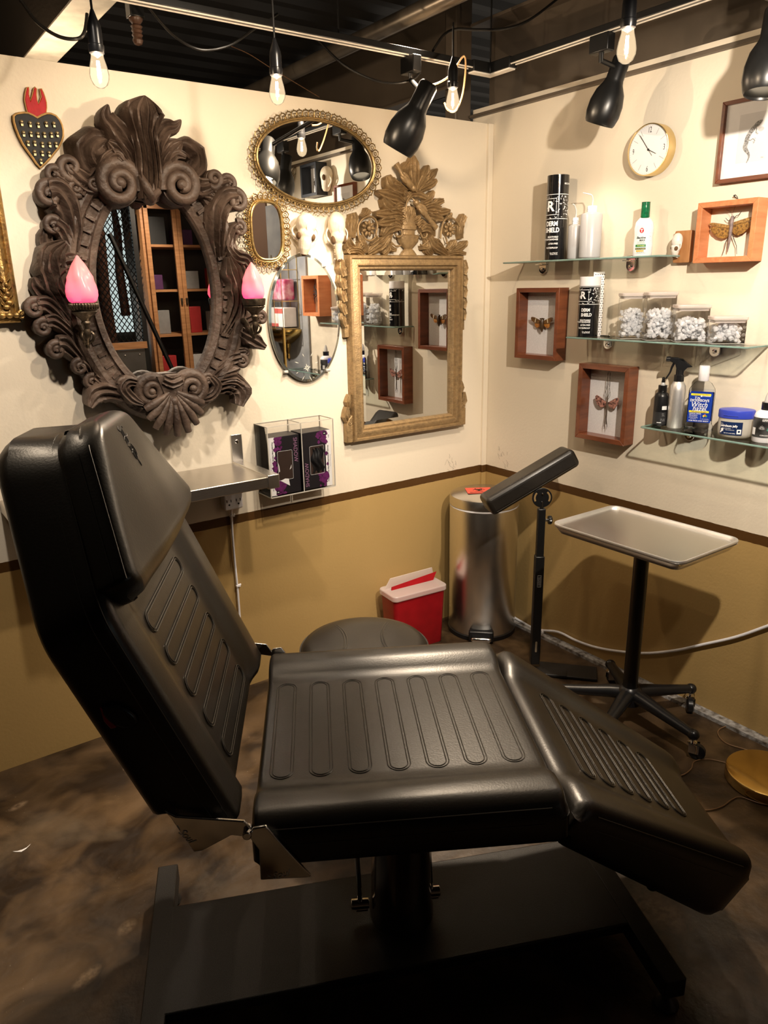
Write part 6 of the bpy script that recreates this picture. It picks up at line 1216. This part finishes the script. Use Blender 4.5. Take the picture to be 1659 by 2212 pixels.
fcord([(1490,1748),(1530,1750),(1560,1742),(1580,1728),(1600,1722),(1640,1735),(1680,1742)],'thin brown flex at the front of the brass lamp base',.004)
# ---- paper sliver
m=M(); pts=[(27,1839),(35,1840),(46,1840),(56,1834),(63,1827),(67,1822),(58,1830),(48,1835),(38,1838)]; m.add([tuple(G(x,y,.0012)) for x,y in pts],[tuple(range(9))]); tag(m.build('paper_scrap',paper),'small white crescent sliver of paper on the dark floor at left','paper scrap')
# ================================================================ what only the mirrors show
t=T('black_shadow_box','black shadow box with a pinned beetle, seen in the oval mirror','shadow box',(0,-1.475,2.18)); t.rotation_euler=(PI/2,0,-PI/2)
bl=pm('blue-black frame',(.018,.022,.03),.4,ns=20); woodframe(t,.18,.175,.016,.075,bl,bl); M().prism(rrect(.15,.145,.001,1),.001,.010).build('backing_board',linen,t)
m=M(); m.ell((0,-.012,.02),(.014,.028,.012)); m.ell((0,.022,.02),(.010,.010,.009)); 
for s_ in(-1,1):
    m.tube(cr([(s_*.006,.028,.02),(s_*.014,.040,.02),(s_*.006,.055,.02)],8),.002,6)
    for y in(.01,-.005,-.02): m.tube([(s_*.01,y,.018),(s_*.03,y+.004,.018),(s_*.036,y-.018,.016)],.0015,5)
m.build('beetle',pm('dark beetle shell',(.03,.018,.01),.25,ns=30),t)
t=T('metal_butterfly','antique metal butterfly on the wall, seen in the oval mirror','wall ornament',(0,-1.80,2.22)); t.rotation_euler=(PI/2,0,-PI/2)
gm=pm('antique butterfly metal',(.24,.18,.10),.4,.7,c2=(.10,.07,.04),ns=60)
for s_ in(-1,1):
    m=M(); pts=[(.004,.01),(.03,.045),(.075,.065),(.072,.03),(.055,.0),(.045,-.02),(.040,-.055),(.025,-.075),(.015,-.05),(.004,-.015)]
    m.tube(cr([(s_*x,y,.012) for x,y in pts],40,True),.0025,6,closed=True)
    for i in(1,2,3,4,5,6,7): m.tube([(s_*.004,.0,.012),(s_*pts[i][0],pts[i][1],.012)],.0018,5)
    for i in(2,3,4,5,6): m.tube([(s_*pts[i][0]*.6,pts[i][1]*.6,.012),(s_*pts[i+1][0]*.6,pts[i+1][1]*.6,.012)],.0022,5)
    m.build('wing',gm,t); M().tube(cr([(0,.02,.014),(s_*.01,.07,.014),(s_*.03,.125,.014)],12),.0012,5).build('feeler',gm,t)
M().tube([(0,0,0),(0,0,.012)],.003,8).build('mount_pin',gm,t); M().tube([(0,.025,.013),(0,0,.014),(0,-.045,.013)],[.004,.006,.002],10).build('butterfly_body',gm,t)
t=T('bone_mask','pale animal skull mask on the wall, seen in the oval mirror','wall ornament',(-.03,-1.345,2.175)); t.rotation_euler=(PI/2,0,-PI/2)
m=M(); m.ell((0,.02,.0),(.042,.048,.035)); m.tube([(0,0,0),(.01,-.05,0),(.012,-.065,0)],[.034,.024,.014],14); m.tube(cr([(-.03,.02,.01),(-.052,-.01,.0),(-.02,-.045,.0)],10),.006,7); remesh(m.build('mask_bone',bone,t),.003,3); M().ell((-.018,.004,.03),(.012,.016,.010)).build('eye_socket',MT['dark bone hollow'],t)
t=shadowbox('orange cedar shadow box with a large dark spider, seen in frameless oval mirror',1.385,1.42,.20,.235,.088,.020,orange_wood,orange_wood,MT['cream backing'])
m=M(); m.ell((0,.012,.03),(.013,.016,.010)); m.ell((0,-.022,.03),(.016,.022,.013))
for s_ in(-1,1):
    for a,l in((.95,.075),(.35,.062),(-.25,.060),(-.85,.078)): m.tube([(s_*.008,.010,.03),(s_*(.008+l*.5*cos(a)),.010+l*.5*sin(a)+.008,.040),(s_*(.008+l*cos(a)),.010+l*sin(a),.022)],[.004,.0035,.002],7)
m.build('spider',pm('dark hairy spider',(.035,.025,.03),.8,ns=200),t)
o=M().box((-.008,-1.90,1.5),(.012,.49,1.20)).build('wall_panel',pm('grey marbled panel',(.36,.36,.36),.6,c2=(.20,.21,.23),ns=5,detail=8)); tag(o,'grey mottled panel on the shelf wall, seen in the oval mirrors','panel')
t=T('brass_wall_bowl','half-round brass wall bowl, seen in the frameless oval mirror','wall bowl',(-.014,-1.93,1.33))
M().lathe([(0,-.13),(.03,-.125),(.035,-.10),(.08,-.085),(.15,-.05),(.185,-.02),(.19,.0),(.18,.0),(.14,-.04)],36,a0=PI/2,a1=1.5*PI).build('bowl',brass,t); M().lathe([(0,-.20),(.02,-.195),(.012,-.165),(.03,-.125)],24,a0=PI/2,a1=1.5*PI).build('bowl_finial',brass,t)
m=M()
for y in(-.17,-.06,.06,.17): m.tube([(-.004,y,0),(-.004,y,.46)],.003,6); m.tube([(-.12,y,.0),(-.12,y,.36)],.0025,6)
for z in(.0,.17,.36): m.tube([(-.004,-.17,z),(-.12,-.17,z),(-.12,.17,z),(-.004,.17,z)],.0025,6)
tag(m.build('wire_rack',brass_sat,loc=(-.014,-1.93,1.335)),'brass wire rack standing over wall bowl, seen in frameless mirror','rack')
o=T('carton','white carton with coral swooshes in wire rack, seen in frameless mirror','box',(-.07,-1.90,1.345)); M().box((0,0,.06),(.09,.24,.12)).build('carton_body',paper,o,bevel=.002); m=M(); m.box((-.0455,.05,.10),(.001,.10,.03)); m.box((-.0455,-.03,.012),(.001,.14,.02)); m.build('coral_swoosh',pm('coral print',(.75,.16,.14),.5,ns=20),o)
o=M().box((-.07,-1.86,1.575),(.08,.17,.13)).build('pink_packet',pm('pink magenta packet',(.55,.06,.20),.35,c2=(.80,.55,.62),ns=24,detail=6),bevel=.012,bseg=3); tag(o,'pink plastic packet in the wire rack, seen in frameless mirror','packet')
# display cabinet and the rest of the studio behind the camera
cb=T('display_cabinet','glazed oak display cabinet seen in the brown carved mirror','cabinet',(-.52,-3.12,0)); Wc,Hc=1.02,1.42; z0=.90
m=M()
for x in(.012,Wc-.012): m.box((x,-.20,z0+Hc/2),(.024,.40,Hc))
for z in(z0+.02,z0+Hc-.06): m.box((Wc/2,-.20,z),(Wc,.40,.05 if z<1.5 else .12))
m.build('carcass',oak,cb); M().box((Wc/2,-.395,z0+Hc/2),(Wc,.01,Hc)).build('back_panel',pm('dark cabinet back',(.03,.022,.018),.6,ns=4),cb)
M().box((Wc/2,-.22,.44),(Wc,.44,.88)).build('base_cabinet',pm('dark grey base unit',(.03,.028,.027),.4,ns=4),cb,bevel=.004)
for z in(1.25,1.58,1.9): M().box((Wc/2,-.20,z),(Wc-.05,.36,.018)).build('shelf_board',oak,cb)
for k in range(4):
    w=.245; x=.02+k*w; d=M(); dz0,dz1=z0+.05,z0+Hc-.13
    for xx in(x+.017,x+w-.018): d.box((xx,.010,(dz0+dz1)/2),(.033,.022,dz1-dz0))
    for zz in(dz0+.02,dz1-.02): d.box((x+w/2,.010,zz),(w-.004,.022,.04))
    do=d.build('door',oak,cb,bevel=.003); M().box((x+w/2,.010,(dz0+dz1)/2),(w-.06,.003,dz1-dz0-.07)).build('door_glass',pane,do); M().box((x+(w-.02 if k%2==0 else .02),.026,1.50),(.014,.014,.05)).build('handle',pm('dark bronze',(.1,.07,.05)),do,bevel=.002)
random.seed(11)
kinds=[('red_box','small red box',(.45,.03,.03)),('purple_box','purple and black box',(.10,.03,.11)),('white_box','white carton',(.75,.74,.73)),('folded_cloth','folded grey cloth',(.28,.27,.26)),('black_case','black case',(.02,.02,.02))]
for zi,z in enumerate((.947,1.259,1.589,1.909)):
    for k in range(4):
        nm,lb,c=kinds[(zi*3+k*2)%5]; w,h=random.uniform(.09,.15),random.uniform(.08,.20)
        o=M().box((0,0,h/2),(w,.14,h)).build(nm,pm(nm+' card',c,.5,ns=20),bevel=.004,loc=(-.52+.14+k*.245,-3.12-.20+random.uniform(-.06,.06),z)); tag(o,'%s on the %s shelf of display cabinet, %s door'%(lb,('bottom','second','third','top')[zi],('first','second','third','fourth')[k]),'box','things kept in the display cabinet')
t=T('mesh_screen','black diamond mesh screen over riveted metal panel, seen in carved mirror','screen',(-1.55,-3.2,0)); Ws=1.0
m=M(); n=34; H0,H1=1.22,2.45
for k in range(-n,n*2):
    for s_ in(1,-1):
        x0=k*.038; pts=[]
        xa,xb=x0,x0+s_*(H1-H0)*.75
        lo=max(0,min(1,0)); 
        t0,t1=0,1
        for lim in(0,Ws):
            pass
        def at(q): return xa+(xb-xa)*q
        qs=[0,1]
        for lim in(0,Ws):
            if (xa-lim)*(xb-lim)<0: qs.append((lim-xa)/(xb-xa))
        qs=sorted(qs)
        for a,b in zip(qs,qs[1:]):
            mid=at((a+b)/2)
            if 0<=mid<=Ws and b-a>.01: m.tube([(at(a),0,H0+(H1-H0)*a),(at(b),0,H0+(H1-H0)*b)],.0034,4)
m.build('mesh_wires',black_satin,t); f=M()
for x in(0,Ws): f.box((x,0,1.24),(.035,.03,2.48))
f.build('screen_posts',black_satin,t); M().box((Ws/2,.012,1.19),(Ws,.03,.05)).build('wood_rail',oak,t); M().box((Ws/2,0,.58),(Ws,.02,1.16)).build('metal_panel',pm('dull metal sheet',(.14,.13,.125),.35,.6,c2=(.08,.075,.07),ns=3),t)
m=M()
for i in range(9):
    for z in(1.12,.6): m.ell((.06+i*.11,.012,z),(.007,.004,.007),None,8,6)
m.build('rivets',steel,t)
o=M().box((-.75,-4.88,1.75),(1.3,.02,1.1)).build('glow_panel_1',pm('glowing teal panel',(.6,.75,.75),.5,emit=(.72,.85,.84),es=.40,ns=2)); struct(o)  # glowing panel put in for the pale teal patches behind the mesh
for x_,h_,w_ in ((-.74,1.05,.07),(-.60,.8,.045)):
    g=M(); g.tube([(x_,-3.45,2.25),(x_,-3.45,2.2),(x_+.01,-3.45,2.0),(x_-.01,-3.45,2.2-h_*.6),(x_,-3.45,2.2-h_)],[.01,.03,w_,w_*1.1,w_*1.2],12,fy=.6); tag(g.build('hanging_coat',pm('brown coat cloth',(.07,.025,.012),.85,ns=20)),'brown coat hanging behind the mesh screen, %s'%('nearer the cabinet' if x_>-.7 else 'farther from the cabinet'),'coat')
o=M().tube([(-.20,-2.62,.02),(-.87,-2.72,1.95)],.016,10).build('diagonal_pole',black_satin); tag(o,'black diagonal pole seen in the brown carved mirror','pole')
# ================================================================ light
def spot(name,p,aim,w,ang,col=(1,.80,.57),soft=.03,blend=.6):
    l=bpy.data.lights.new(name,'SPOT'); l.energy=w; l.color=col; l.spot_size=rad(ang); l.spot_blend=blend; l.shadow_soft_size=soft
    o=bpy.data.objects.new(name,l); COL.objects.link(o); o.location=p; o.rotation_euler=(V(aim)-V(p)).to_track_quat('-Z','Y').to_euler(); return o
for a in LIGHTS: spot(*a)
l=bpy.data.lights.new('bulb','POINT'); l.energy=7; l.color=(1,.78,.55); l.shadow_soft_size=.02; lo=bpy.data.objects.new('bulb_or_fill_light',l); COL.objects.link(lo); lo.location=(-1.68,.55,2.12)  # unseen fill light added behind the partition for the pale beam, no bulb modelled
w=bpy.data.worlds.new('w'); SC.world=w; w.use_nodes=True; w.node_tree.nodes['Background'].inputs[0].default_value=(1,.86,.70,1); w.node_tree.nodes['Background'].inputs[1].default_value=AMB
SC.view_settings.view_transform='Standard'; SC.view_settings.look='None'; SC.view_settings.gamma=1; SC.view_settings.use_curve_mapping=False; SC.view_settings.exposure=EXPO
cy=SC.cycles; cy.max_bounces=10; cy.diffuse_bounces=4; cy.glossy_bounces=6; cy.transparent_max_bounces=24; cy.sample_clamp_indirect=4; cy.caustics_reflective=False; cy.caustics_refractive=False; cy.use_denoising=True
